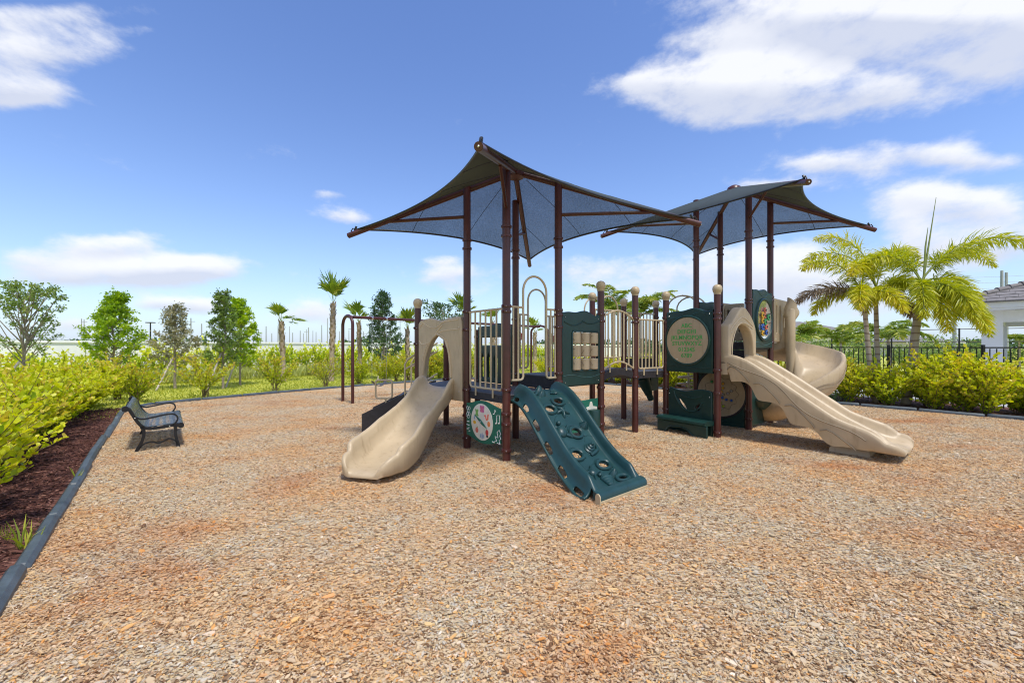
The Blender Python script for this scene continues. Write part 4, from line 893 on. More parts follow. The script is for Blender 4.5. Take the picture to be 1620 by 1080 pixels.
def climber():
    us = np.unique(np.round(np.concatenate([np.linspace(-.53, .46, 56)]), 5)); tsn = 150; ts = np.linspace(0, 1, tsn)
    def height(u, t):
        e = min(1, max(0, (1 - t) / .13)); e = e * e * (3 - 2 * e); e0 = min(1, t / .05)
        def ridge(c_, wd_): return math.exp(-((u - c_) / wd_) ** 4)
        h = .135 * e * (.55 + .45 * e0) * (ridge(-.375, .052) + ridge(.405, .052))
        if u < -.425: h -= .10 * min(1, (-.425 - u) / .07) * e
        return h
    vs = []; keep = {}; fs = []; um = np.zeros((tsn, len(us)), bool); pos2 = [[None] * len(us) for _ in range(tsn)]
    for i, t in enumerate(ts):
        for j, u in enumerate(us):
            uu, tt = u, t
            for (hu, ht, ru, rt) in HOLES + SLOTS:
                q = math.hypot((u - hu) / ru, (t - ht) / rt)
                if q < 1:
                    um[i, j] = True; s = 1 / max(q, 1e-3); uu = hu + (u - hu) * s; tt = ht + (t - ht) * s
            if t > .985 and False: pass
            pos2[i][j] = (uu, tt); 
    idx = {}
    mb = MB()
    def vid(i, j):
        if (i, j) not in idx:
            u, t = pos2[i][j]; idx[(i, j)] = len(mb.v); mb.v.append(tuple(cpos(u, t, height(u, t))))
        return idx[(i, j)]
    for i in range(tsn - 1):
        for j in range(len(us) - 1):
            ins = [um[i, j], um[i, j + 1], um[i + 1, j + 1], um[i + 1, j]]
            if all(ins): continue
            if us[j] < -.43 and ts[i] > .93: continue
            mb.f.append((vid(i, j), vid(i, j + 1), vid(i + 1, j + 1), vid(i + 1, j)))
    me = bpy.data.meshes.new('climber'); me.from_pydata(mb.v, [], mb.f); me.update(); me.polygons.foreach_set('use_smooth', [True] * len(me.polygons))
    if sum(p.normal.z for p in me.polygons) < 0: me.flip_normals()
    o = put('sea_creature_climber', me, M['climber_plastic'], PS)
    so_ = o.modifiers.new('thickness', 'SOLIDIFY'); so_.thickness = .03; so_.offset = -1
    return o, height
clm, chh = climber()
CP = M['climber_plastic']
for (hu, ht, ru, rt) in HOLES:
    mb = MB(); mb.tube([cpos(hu + ru * 1.14 * math.cos(a), ht + rt * 1.14 * math.sin(a), .012) for a in np.linspace(0, 2 * math.pi, 25)[:-1]], .024, 8, loop=True)
    mb.tube([cpos(hu + .10 + (ru * 1.5) * math.cos(a) - .10, ht + rt * 1.75 * math.sin(a), .002) for a in np.linspace(-2.6, .6, 16)], .007, 5)
    mb.build('hole_rim', CP, clm)
# end block and steel foot
eb = MB(); 
eb.loft([[cpos(u, .965, h) for u, h in ((-.44, .03), (.46, .03), (.46, -.05), (-.44, -.05))], [cpos(u, 1.0, h) for u, h in ((-.44, .028), (.46, .028), (.46, -.06), (-.44, -.06))], [cpos(u, 1.0, 0) + Vector((dc_.x * .035, dc_.y * .035, h)) for u, h in ((-.44, .0), (.46, .0), (.46, -.07), (-.44, -.07))]])
eb.build('climber_lip', CP, clm, ang=50)
fb = MB(); a_, b_ = cpos(-.45, 1.0), cpos(.47, 1.0); q = (a_ + b_) / 2 + Vector((dc_.x * .045, dc_.y * .045, 0)); hx = (b_ - a_) / 2
fb.obox((q.x, q.y, .012), (hx.x, hx.y, 0), (dc_.x * .008, dc_.y * .008, 0), (0, 0, .018)); fb.build('steel_foot', M['tan_steel'], clm)
for e_ in (a_,):
    g = Frame((e_.x - CW.x * .004, e_.y - CW.y * .004), (e_.x + dc_.x * .1, e_.y + dc_.y * .1), -.02)
    put('foot_bracket', g.xf(flat_mesh([(-.01, 0), (.07, 0), (.07, .10)] + [(.03 + .04 * math.cos(a), .10 + .04 * math.sin(a)) for a in np.linspace(.2, math.pi - .2, 7)] + [(-.01, .10)], (), .014, .002)), M['tan_steel'], clm)
# relief creatures
def local(u, t):
    o = cpos(u, t); du = (cpos(u + .02, t) - o).normalized(); dt = (cpos(u, t + .02) - o).normalized(); n_ = du.cross(dt); 
    if n_.z < 0: n_ = -n_
    return o, du, dt, n_.normalized()
def relief(name, u, t, build, rot=0.0, s=1.0):
    o, du, dt, n_ = local(u, t); c, sn = math.cos(rot), math.sin(rot); ax = du * c + dt * sn; ay = -du * sn + dt * c
    mb = MB(); build(mb); mb.v = [tuple(o + ax * (v[0] * s) + ay * (v[1] * s) + n_ * (v[2] * s)) for v in mb.v]
    return mb.build(name, CP, clm, ang=50)
def starfish(mb):
    n = 40; rr = []
    for z, k in ((-.02, 1.0), (.012, .97), (.032, .66), (.045, .25)):
        rr.append([((.05 + .055 * max(0, math.cos(5 * a / 2 * 1.0 if False else 0) * 0 + (math.cos(5 * a) + 1) / 2) ** 1.6) * k * math.cos(a), (.05 + .075 * ((math.cos(5 * a) + 1) / 2) ** 1.6) * k * math.sin(a) if False else (.038 + .082 * ((math.cos(5 * a) + 1) / 2) ** 1.5) * k * math.sin(a), z) for a in np.linspace(0, 2 * math.pi, n + 1)[:-1]])
        rr[-1] = [((.038 + .082 * ((math.cos(5 * a) + 1) / 2) ** 1.5) * k * math.cos(a), (.038 + .082 * ((math.cos(5 * a) + 1) / 2) ** 1.5) * k * math.sin(a), z) for a in np.linspace(0, 2 * math.pi, n + 1)[:-1]]
    mb.loft(rr)
def turtle(mb):
    mb.lathe([(.082, -.01), (.080, .012), (.066, .036), (.040, .052), (.008, .058)], (0, 0, 0), 16, 1, 1.18)
    for r_ in (.03, .06): mb.tube([(r_ * math.cos(a), r_ * 1.15 * math.sin(a), .058 - r_ * .38) for a in np.linspace(0, 2 * math.pi, 13)[:-1]], .006, 5, loop=True)
    mb.ball((0, -.125, .022), .034, 10, 6)
    for sx, sy in ((-1, -1), (1, -1), (-1, 1), (1, 1)): mb.tube([(sx * .055, sy * .055, .01), (sx * .10, sy * .085, .012), (sx * .135, sy * .105, .004)], [.026, .022, .008], 7)
def cone_shell(mb):
    prof = []; 
    for k in range(6):
        r0 = .07 * (1 - k / 6.2); prof += [(r0, k * .032), (r0 * 1.06, k * .032 + .012), (r0 * .93, k * .032 + .026)]
    prof.append((.006, .20)); m2 = MB(); m2.lathe(prof, (0, 0, 0), 14); mb.add([(x, z - .07, y * .55 + .005) for x, y, z in m2.v], m2.f)
def pyramid_shell(mb):
    m2 = MB(); m2.lathe([(.085, -.01), (.07, .02), (.035, .065), (.006, .085)], (0, 0, 0), 12, 1.0, .75); mb.add(m2.v, m2.f)
    for k in range(6): a = k * math.pi / 3; mb.tube([(.08 * math.cos(a), .06 * math.sin(a), .004), (.035 * math.cos(a), .026 * math.sin(a), .066), (0, 0, .088)], .007, 5)
def scallop(mb):
    for k in range(9):
        a = R(-64 + 16 * k); mb.tube([(0, .06, .01), (.06 * math.sin(a), .06 - .07 * math.cos(a), .034), (.115 * math.sin(a), .06 - .125 * math.cos(a), .008)], [.010, .016, .019], 7)
def snail(mb):
    for k in range(4): mb.lathe([(.075 - .017 * k, -.004 + .026 * k), (.080 - .018 * k, .010 + .026 * k), (.066 - .017 * k, .024 + .026 * k)], (-.01, 0, 0), 14)
    mb.tube([(-.08, .09, .005), (.0, .085, .012), (.09, .07, .01), (.11, .03, .015), (.13, .0, .02)], [.02, .03, .026, .018, .008], 8)
relief('shell_relief', .02, .055, pyramid_shell); relief('shell_relief', -.22, .06, cone_shell, 1.4, .8); relief('shell_relief', -.08, .165, pyramid_shell); relief('scallop_relief', .20, .145, scallop, 2.6)
relief('starfish_relief', .045, .36, starfish, .5, 1.15); relief('turtle_relief', -.185, .495, turtle, .1, 1.1); relief('shell_relief', .28, .485, pyramid_shell, .9); relief('snail_relief', .13, .635, snail, -.2, 1.1)
relief('turtle_relief', -.13, .80, lambda mb: turtle(mb), 2.6, .8); relief('shell_relief', .15, .86, pyramid_shell, .4, .9); relief('spiral_shell_relief', -.05, .915, cone_shell, .35, 1.35)
ln = MB()
for (u0, t0, r_) in ((.22, .33, .12), (-.02, .46, .20), (.24, .60, .12), (-.05, .72, .16), (.05, .82, .2)):
    ln.tube([cpos(u0 + r_ * math.cos(a), t0 + r_ * .42 * math.sin(a), .001) for a in np.linspace(3.3, 5.6, 12)], .005, 5)
ln.build('moulded_line', CP, clm)

# transfer steps behind the wave slide -------------------------------------
def steps():
    d = Vector((.98, .10)).normalized(); n_ = Vector((d.y, -d.x)); top = Vector((-1.60, 8.62)); hw = .46
    root = None
    st = [(-1.28, -.95, .36), (-.95, -.63, .56), (-.63, -.31, .76)]
    o = MB()
    for (s0, s1, z) in st:
        c = top + d * ((s0 + s1) / 2); o.obox((c.x, c.y, z - .02), (d.x * (s1 - s0) / 2, d.y * (s1 - s0) / 2, 0), (n_.x * hw, n_.y * hw, 0), (0, 0, .02))
        c = top + d * s0; o.obox((c.x, c.y, z - .12), (d.x * .008, d.y * .008, 0), (n_.x * hw, n_.y * hw, 0), (0, 0, .10))
    o = o.build('transfer_steps', M['deck_top'], PS, smooth=False)
    for sd in (-1, 1):
        q = top + n_ * (sd * hw); fr_ = Frame(q - d * 1.30, q + d * .02)
        put('step_stringer', fr_.xf(flat_mesh([(0, .05), (.25, .05), (1.32, .72), (1.32, .97), (1.05, .92), (0, .42)], (), .03, .004)), M['deck_black'], o)
    lg = MB()
    for sd in (-1, 1):
        q = top + n_ * (sd * hw * .8) - d * .15; lg.tube([(q.x, q.y, -.1), (q.x, q.y, .75)], .016)
    lg.build('step_support', M['tan_steel'], o)
    # square grab loop at the foot
    lp = MB(); c = top - d * .92 + n_ * (hw - .14); ex = Vector((1, 0)); x0, x1, z0, z1, rr = -.16, .16, .70, 1.05, .05
    pts = []
    for (cx_, cz_, a_) in ((x1 - rr, z1 - rr, 0), (x0 + rr, z1 - rr, 1), (x0 + rr, z0 + rr, 2), (x1 - rr, z0 + rr, 3)):
        for k in range(5): a = a_ * math.pi / 2 + k * math.pi / 8; pts.append((c.x + cx_ + rr * math.cos(a), c.y, cz_ + rr * math.sin(a)))
    lp.tube(pts, .018, loop=True); lp.tube([(c.x + .03, c.y, z0), (c.x + .05, c.y, .5)], .018); lp.build('grab_loop', M['tan_steel'], o)
    for sd in (-1, 1):
        h = MB(); a = top + n_ * (sd * hw)
        p0 = a - d * .50; p1 = a + d * .05
        h.tube([(p0.x, p0.y, .62), (p0.x, p0.y, 1.36), (p0.x + d.x * .06, p0.y + d.y * .06, 1.46), (p1.x, p1.y, 1.78)], .018)
        h.tube([(p0.x, p0.y, 1.26), (p1.x, p1.y, 1.60)], .016); h.tube([(p0.x, p0.y, .80), (p1.x, p1.y, 1.12)], .016); h.build('step_handrail', M['tan_steel'], o)
steps()

# far climbers and their grab arches, coil climber, talk funnel ------------------
def grab_arch(a, b, za, zb, leg0):
    f = Frame(P[a], P[b]); w = f.w; o = MB()
    for off in (0.0, -.45):
        x0, x1 = w * .22, w * .80; Rr = (x1 - x0) / 2
        o.tube([f(x0, leg0, off)] + [f(x0 + Rr - Rr * math.cos(t), za - Rr + Rr * math.sin(t), off) for t in np.linspace(0, math.pi, 14)] + [f(x1, leg0, off)], .018)
    o.tube([f(w * .5, za, 0), f(w * .5, za, -.45)], .018); o.build('grab_arch', M['tan_steel'], PS)
grab_arch('F', 'J', 2.84, 2.5, 1.3)
q = Frame(P['L'], P['W'])
o = MB()
for dx in (0.0, .42):
    b0 = Vector((3.72 + dx * .75, 10.1 + dx * .62))
    o.tube([(b0.x, b0.y, 1.3), (b0.x, b0.y, 2.62)] + [(b0.x + .26 - .26 * math.cos(t), b0.y - .2 + .2 * math.cos(t), 2.62 + .27 * math.sin(t)) for t in np.linspace(.2, math.pi - .2, 9)] + [(b0.x + .52, b0.y - .4, 2.62), (b0.x + .52, b0.y - .4, 1.4)], .018)
o.tube([(3.98, 9.9, 2.89), (4.295, 10.16, 2.89)], .02); o.build('grab_arch', M['tan_steel'], PS)
cz = MB(); c0 = Vector((4.48, 10.75))
cz.tube([(c0.x + .24 * math.cos(a), c0.y + .24 * math.sin(a), .35 + .165 * a / (2 * math.pi)) for a in np.linspace(0, 2 * math.pi * 6.3, 150)], .024, 8); cz.build('coil_climber', M['tan_steel'], PS)
cz = MB(); cz.tube([(c0.x, c0.y, -.1), (c0.x, c0.y, 1.6)], .028); cz.build('coil_pole', M['tan_steel'], PS)
fn = MB(); ax0 = Vector((3.02, 9.80, .98)); ax1 = Vector((3.24, 9.86, .46)); dd = (ax1 - ax0).normalized(); e1 = dd.cross(Vector((0, 1, 0))).normalized(); e2 = dd.cross(e1)
fn.loft([[ax0.lerp(ax1, t) + (e1 * math.cos(a) + e2 * math.sin(a)) * r_ for a in np.linspace(0, 2 * math.pi, 19)[:-1]] for t, r_ in ((0, .155), (.01, .165), (.06, .165), (.1, .15), (.75, .085), (.76, .075), (1, .07))]); fnl = fn.build('talk_funnel', GP, PS)
fm = MB(); fm.obox((3.35, 10.1, .82), (.13, .16, 0), (-.04, .03, 0), (0, 0, .16)); fm.tube([(3.3, 10.05, .93), (3.6, 10.58, .93)], .02); fm.tube([(3.3, 10.05, .7), (3.6, 10.58, .7)], .02); fm.build('funnel_mount', GP, fnl)
for (px_, z_) in ((Vector((.14, 8.6)), 1.9), (Vector((.93, 8.9)), 1.86)):
    b = MB(); b.lathe([(.03, -.09), (.06, -.06), (.065, .06), (.03, .1)], (px_.x, px_.y, z_), 12); b.build('red_spinner', M['red'], PS)

# shade canopies ---------------------------------------------------------
def canopy(tips, apex_z, postkeys, sail_r=.075):
    Lt, Ft, Rt, Bt = [Vector(t) for t in tips]; c = (Lt + Ft + Rt + Bt) / 4; apex = Vector((c.x, c.y, apex_z))
    root = tag(bpy.data.objects.new('shade_canopy', None), None); COL.objects.link(root); root.parent = PS; root.matrix_parent_inverse = Matrix.Translation(-Vector(PS.location)) ; root.location = (c.x, c.y, apex_z)
    inv = Matrix.Translation((-c.x, -c.y, -apex_z))
    def sub(mb, name, mat, ang=40):
        o = mb.build(name, mat, None, ang=ang); o.parent = root; o.matrix_parent_inverse = inv; return o
    ends = []
    for tp in (Lt, Ft, Rt, Bt):
        mb = MB(); mb.tube([tp, apex], .047, 14); o = sub(mb, 'rafter', M['maroon_paint'])
        d = (apex - tp).normalized()
        mb = MB(); mb.tube([tp - d * .004, tp + d * .010], .040, 14); sub(mb, 'rafter_end_plug', M['maroon_paint'])
        mb = MB(); mb.ball(tp - d * .01, .014, 8, 4); sub(mb, 'end_bolt', M['steel'])
        a = tp + d * .16 + Vector((0, 0, .05))
        mb = MB(); mb.tube([tp + d * .05 + Vector((0, 0, .055)), tp + d * .09 + Vector((0, 0, .10)), a], .010, 6); mb.tube([tp + d * .12 + Vector((0, 0, .05)), tp + d * .16 + Vector((0, 0, .11))], .018, 6); sub(mb, 'sail_hook', M['black_iron'])
        ends.append(a)
        # knee brace from the post up to the rafter
        pz = P[postkeys[len(ends) - 1]]; zr = tp.z + (apex_z - tp.z) * (1 - (Vector((pz.x, pz.y)) - Vector((c.x, c.y))).length / (Vector((tp.x, tp.y)) - Vector((c.x, c.y))).length)
        s_ = .52; q = apex.lerp(tp, .74 if len(ends) != 2 else .62); mb = MB(); mb.tube([(pz.x, pz.y, q.z - .02), q - Vector((0, 0, .03))], .028, 10)
        if len(ends) in (1, 3): sub(mb, 'tie_bar', M['maroon_paint'])
        else:
            q = apex.lerp(tp, .70 if len(ends) == 2 else .72); mb = MB(); mb.tube([(pz.x, pz.y, zr - .62), apex.lerp(tp, .55) - Vector((0, 0, .04))], .026, 10); sub(mb, 'knee_brace', M['maroon_paint'])
    ap = apex + Vector((0, 0, .052)); N = 22; mb = MB(); vid = {}
    # four sails meeting on the rafters, edges scalloped inwards by the edge cable
    for k in range(4):
        a, b = ends[k], ends[(k + 1) % 4]
        grid = []
        for i in range(N + 1):
            t = i / N; row = []
            ea = ap.lerp(a, t); eb = ap.lerp(b, t)
            for j in range(N + 1):
                s = j / N; p = ea.lerp(eb, s); k_ = 4 * s * (1 - s)
                mid = (ea + eb) / 2; pull = (Vector((ap.x, ap.y, 0)) - Vector((mid.x, mid.y, 0)))
                p = p + pull * (.20 * k_ * t ** 2.2) + Vector((0, 0, (.20 * .42 * k_ * t ** 2.2 - .05 * k_ * t * (1 - t) )))
                row.append(p)
            grid.append(row)
        o = len(mb.v); 
        for row in grid: mb.v += [tuple(p) for p in row]
        for i in range(N):
            for j in range(N): mb.f.append((o + i * (N + 1) + j, o + i * (N + 1) + j + 1, o + (i + 1) * (N + 1) + j + 1, o + (i + 1) * (N + 1) + j))
        def on(t, s):
            i = min(int(t * N), N - 1); j = min(int(s * N), N - 1); a_, b_ = t * N - i, s * N - j
            return grid[i][j].lerp(grid[i][j + 1], b_).lerp(grid[i + 1][j].lerp(grid[i + 1][j + 1], b_), a_)
        for q_ in (-.27, 0.0, .27):
            sm_ = MB(); sm_.tube([on(t, .5 + q_ / t) + Vector((0, 0, -.003)) for t in np.linspace(max(.12, abs(q_) * 2 + .02), .995, 14)], .0055, 4); sub(sm_, 'seam', M['black_iron'])
        cb = MB(); cb.tube(grid[N], .017, 6); sub(cb, 'edge_hem', M['black_iron'])
    me = bpy.data.meshes.new('sail'); me.from_pydata(mb.v, [], mb.f); me.update()
    bm = bmesh.new(); bm.from_mesh(me); bmesh.ops.remove_doubles(bm, verts=bm.verts, dist=.001); bmesh.ops.recalc_face_normals(bm, faces=bm.faces); bm.to_mesh(me); bm.free()
    me.polygons.foreach_set('use_smooth', [True] * len(me.polygons)); me.set_sharp_from_angle(angle=R(50))
    o = put('sail_cloth', me, M['shade_cloth']); o.parent = root; o.matrix_parent_inverse = inv
    hub = MB(); hub.lathe([(.14, -.09), (.16, -.03), (.13, .05), (.06, .09)], apex, 16); sub(hub, 'hub_plate', M['maroon_paint'])
    for pk in postkeys:
        z = TOP[pk]; mb = MB(); 
        for zz_ in (3.48, 3.34) if apex_z < 4.9 else (4.06, 3.92): mb.lathe([(.064, zz_ - .02), (.080, zz_ - .016), (.080, zz_ + .016), (.064, zz_ + .02)], (P[pk].x, P[pk].y, 0), 16)
        sub(mb, 'post_collar', M['maroon_paint'])
canopy([(-2.871, 7.427, 3.64), (-.325, 4.114, 3.64), (2.995, 6.735, 3.64), (.424, 10.155, 3.64)], 4.62, ['B', 'A', 'C', 'D'])
canopy([(2.038, 9.688, 4.216), (4.54, 6.483, 4.216), (7.86, 9.16, 4.216), (5.29, 12.30, 4.216)], 5.18, ['W', 'G', 'H', 'X'])
# ------------------------------------------------------------------ swing set behind
def swing():
    root = thing('swing_set', 'maroon arch-frame swing set standing behind the climbing structure', 'swing set', (-2.0, 15.6, 0))
    a = Vector((-4.86, 12.95)); b = Vector((1.25, 19.3)); d = (b - a).normalized(); n = Vector((-d.y, d.x)); zt = 2.60
    mb = MB(); mb.tube([(a.x, a.y, zt), (b.x, b.y, zt)], .045, 12); beam = mb.build('top_beam', M['maroon_paint'], root)
    for p, s in ((a, 1), (b, -1)):
        for leg, (ox, oy) in enumerate(((-.42, .25), (.06, -.28))):
            pass
        mb = MB(); l0 = p + Vector((-.40, .22)) if s > 0 else p + n * .5; l1 = p + Vector((.10, -.30)) if s > 0 else p - n * .5
        c = (l0 + l1) / 2; h = (l1 - l0) / 2
        pts = [(l0.x, l0.y, -.1), (l0.x, l0.y, 2.35)] + [(c.x - h.x * math.cos(t), c.y - h.y * math.cos(t), 2.35 + .29 * math.sin(t)) for t in np.linspace(.15, math.pi - .15, 12)] + [(l1.x, l1.y, 2.35), (l1.x, l1.y, -.1)]
        mb.tube(pts, .047, 12); mb.build('frame_arch', M['maroon_paint'], root)
        mb = MB(); mb.tube([(c.x, c.y, 2.62), (p.x, p.y, zt)], .05, 10); mb.build('beam_socket', M['maroon_paint'], root)
    L = (b - a).length
    for s0, s1, lift in ((.62, 1.12, 0.0), (2.25, 2.75, 0), (4.6, 5.1, 0), (6.2, 6.7, 0)):
        for s in (s0, s1):
            q = a + d * s; mb = MB(); mb.lathe([(.05, -.03), (.062, -.025), (.062, .025), (.05, .03)], (0, 0, 0), 12); 
            mb.v = [tuple(Vector((q.x, q.y, zt)) + Vector((d.x * v[2] + n.x * v[0], d.y * v[2] + n.y * v[0], v[1]))) for v in mb.v]; mb.build('hanger', M['steel'], root)
            ch = MB(); ch.tube([(q.x, q.y, zt - .05), (q.x, q.y, .62)], .007, 5); ch.build('chain', M['steel'], root)
        q0, q1 = a + d * s0, a + d * s1; r0 = []
        for t in np.linspace(0, 1, 11):
            q = q0.lerp(q1, t); z = .60 - .17 * math.sin(math.pi * t); r0.append([Vector((q.x + n.x * w_, q.y + n.y * w_, z + e)) for w_, e in ((-.08, 0), (.08, 0), (.08, .012), (-.08, .012))])
        st = MB(); st.loft(r0); st.build('swing_seat', M['deck_top'], root)
swing()

# ------------------------------------------------------------------ bench by the left border
def bench():
    o = Vector((-6.06, 6.86, 0)); root = thing('park_bench', 'black cast frame park bench with rolled grey metal seat beside the left border', 'bench', o)
    ex = Vector((PD.x, PD.y, 0)); ey = Vector((QD.x, QD.y, 0)); Z = Vector((0, 0, 1)); W = 1.78
    def p(d, z, y=0.0): return o + ex * d + Z * z + ey * y
    def smooth(pts, k=6): return [(q.x, q.y) for q in spline([(a, b, 0) for a, b in pts], k)]
    roll_t = [(-.150 + .042 * math.cos(t), .700 + .042 * math.sin(t)) for t in np.linspace(-2.6, 1.2, 9)]
    back = smooth([(-.130, .738), (-.085, .70), (-.04, .58), (.02, .46), (.09, .40), (.16, .385)])
    seat = smooth([(.16, .385), (.30, .395), (.45, .405), (.53, .405)]) + [(.545 + .042 * math.sin(t), .365 + .042 * math.cos(t)) for t in np.linspace(0.1, 3.6, 9)]
    for nm, prof in (('backrest', roll_t + back), ('seat', seat)):
        mb = MB(); th = .007; rings = []
        for y in np.linspace(.02, W - .02, 2):
            rings.append([p(a, b, y) for a, b in prof] + [p(a + .001, b - th, y) for a, b in prof[::-1]])
        mb.loft(rings); mb.build(nm, M['bench_metal'], root, ang=60)
    def strip(pts, w0, y, t=.045):      # flat bar bent along a curve in the frame's plane
        rings = []; n = len(pts)
        for i, (a, b) in enumerate(pts):
            q0 = pts[max(0, i - 1)]; q1 = pts[min(n - 1, i + 1)]; tx, tz = q1[0] - q0[0], q1[1] - q0[1]; l = math.hypot(tx, tz) or 1; nx, nz = -tz / l, tx / l
            w = w0[i] if isinstance(w0, list) else w0
            rings.append([p(a + nx * w, b + nz * w, y - t / 2), p(a - nx * w, b - nz * w, y - t / 2), p(a - nx * w, b - nz * w, y + t / 2), p(a + nx * w, b + nz * w, y + t / 2)])
        mb = MB(); mb.loft(rings); return mb
    for y in (0.0, W):
        side = smooth([(-.11, .70), (-.07, .62), (-.01, .49), (.05, .405), (.13, .355), (.28, .358), (.45, .378), (.54, .378)])
        fr_ = strip(side, .022, y).build('end_frame', M['black_iron'], root, ang=50)
        for c in ((-.150, .700), (.548, .365)):
            rm = MB(); rm.loft([[p(c[0] + .046 * math.cos(a), c[1] + .046 * math.sin(a), yy) for a in np.linspace(0, 2 * math.pi, 17)[:-1]] for yy in (y - .025, y + .025)]); rm.build('scroll', M['black_iron'], fr_)
        rear = smooth([(.045, .40), (.075, .30), (.05, .16), (.0, .04), (-.03, -.06)]); k = len(rear)
        strip(rear, [.024 - .004 * math.sin(math.pi * i / k) + .012 * (i / k) ** 3 for i in range(k)], y).build('rear_leg', M['black_iron'], fr_, ang=50)
        frt = smooth([(.49, .37), (.475, .26), (.495, .12), (.53, -.06)]); k = len(frt)
        strip(frt, [.020 + .012 * (i / k) ** 3 for i in range(k)], y).build('front_leg', M['black_iron'], fr_, ang=50)
        strip(smooth([(.01, .045), (.08, .115), (.17, .135), (.25, .105), (.30, .115), (.39, .155), (.46, .125), (.51, .06)]), .010, y).build('stretcher', M['black_iron'], fr_, ang=50)
        strip(smooth([(-.03, .56), (.05, .52), (.18, .535), (.34, .565), (.44, .565), (.492, .53), (.505, .47), (.475, .41), (.44, .385)]), .012, y).build('armrest', M['black_iron'], fr_, ang=50)
        bt = MB()
        for c in ((-.035, .545), (.40, .372)): bt.ball(p(c[0], c[1], y - .026), .011, 8, 4, .6)
        bt.build('bolt_heads', M['steel'], fr_)
bench()

# ------------------------------------------------------------------ foliage
def np_mesh(name, V, F, rnd, mat, smooth=False):
    V = np.asarray(V, np.float32); F = np.asarray(F, np.int32); me = bpy.data.meshes.new(name)
    n, k = F.shape
    me.vertices.add(len(V)); me.vertices.foreach_set('co', V.ravel())
    me.loops.add(n * k); me.loops.foreach_set('vertex_index', F.ravel())
    me.polygons.add(n); me.polygons.foreach_set('loop_start', np.arange(0, n * k, k, dtype=np.int32)); me.polygons.foreach_set('loop_total', np.full(n, k, np.int32))
    at = me.attributes.new('rnd', 'FLOAT', 'POINT'); at.data.foreach_set('value', np.asarray(rnd, np.float32))
    me.update(calc_edges=True)
    me.materials.append(M[mat]); return me
def unit(a): return a / np.maximum(1e-9, np.linalg.norm(a, axis=-1, keepdims=True))
def leaves(P_, D, S_, shape='round', up=0.6, fold=0.25, base_rnd=None):
    """leaves at points P_, pointing along D, of length S_; returns verts, quads, rnd"""
    n = len(P_); D = unit(D); N = rng.normal(size=(n, 3)) * 0.8; N[:, 2] += up; N -= D * (N * D).sum(1, keepdims=True); N = unit(N); W = np.cross(D, N)
    S_ = S_[:, None]
    if shape == 'round':
        prof = [(0, 0, 0), (.28, .36, 1), (.80, .34, 1), (1.0, 0, 0), (.80, -.34, 1), (.28, -.36, 1)]; q = [(0, 1, 2, 3), (0, 3, 4, 5)]
    elif shape == 'long':
        prof = [(0, 0, 0), (.4, .15, 1), (1, 0, -.6), (.4, -.15, 1)]; q = [(0, 1, 2, 3)]
    elif shape == 'blade':
        prof = [(0, .022, 0), (0, -.022, 0), (.55, -.026, 0), (.55, .026, 0), (1, .004, -1.8), (1, -.004, -1.8)]; q = [(0, 1, 2, 3), (3, 2, 5, 4)]
    else:
        prof = [(0, 0, 0), (.5, .30, 1), (1, 0, 0), (.5, -.30, 1)]; q = [(0, 1, 2, 3)]
    V = np.stack([P_ + D * S_ * a + W * S_ * b + N * S_ * (fold * abs(b) if c == 1 else c * .1) for a, b, c in prof], 1)
    k = len(prof); base = (np.arange(n) * k)[:, None, None]; F = (base + np.array(q)[None]).reshape(-1, 4)
    r = rng.random(n) if base_rnd is None else base_rnd
    return V.reshape(-1, 3), F, np.repeat(r, k)
def join(parts):
    V, F, r = [], [], []; o = 0
    for v, f, c in parts: V.append(v); F.append(f + o); r.append(c); o += len(v)
    return np.concatenate(V), np.concatenate(F), np.concatenate(r)
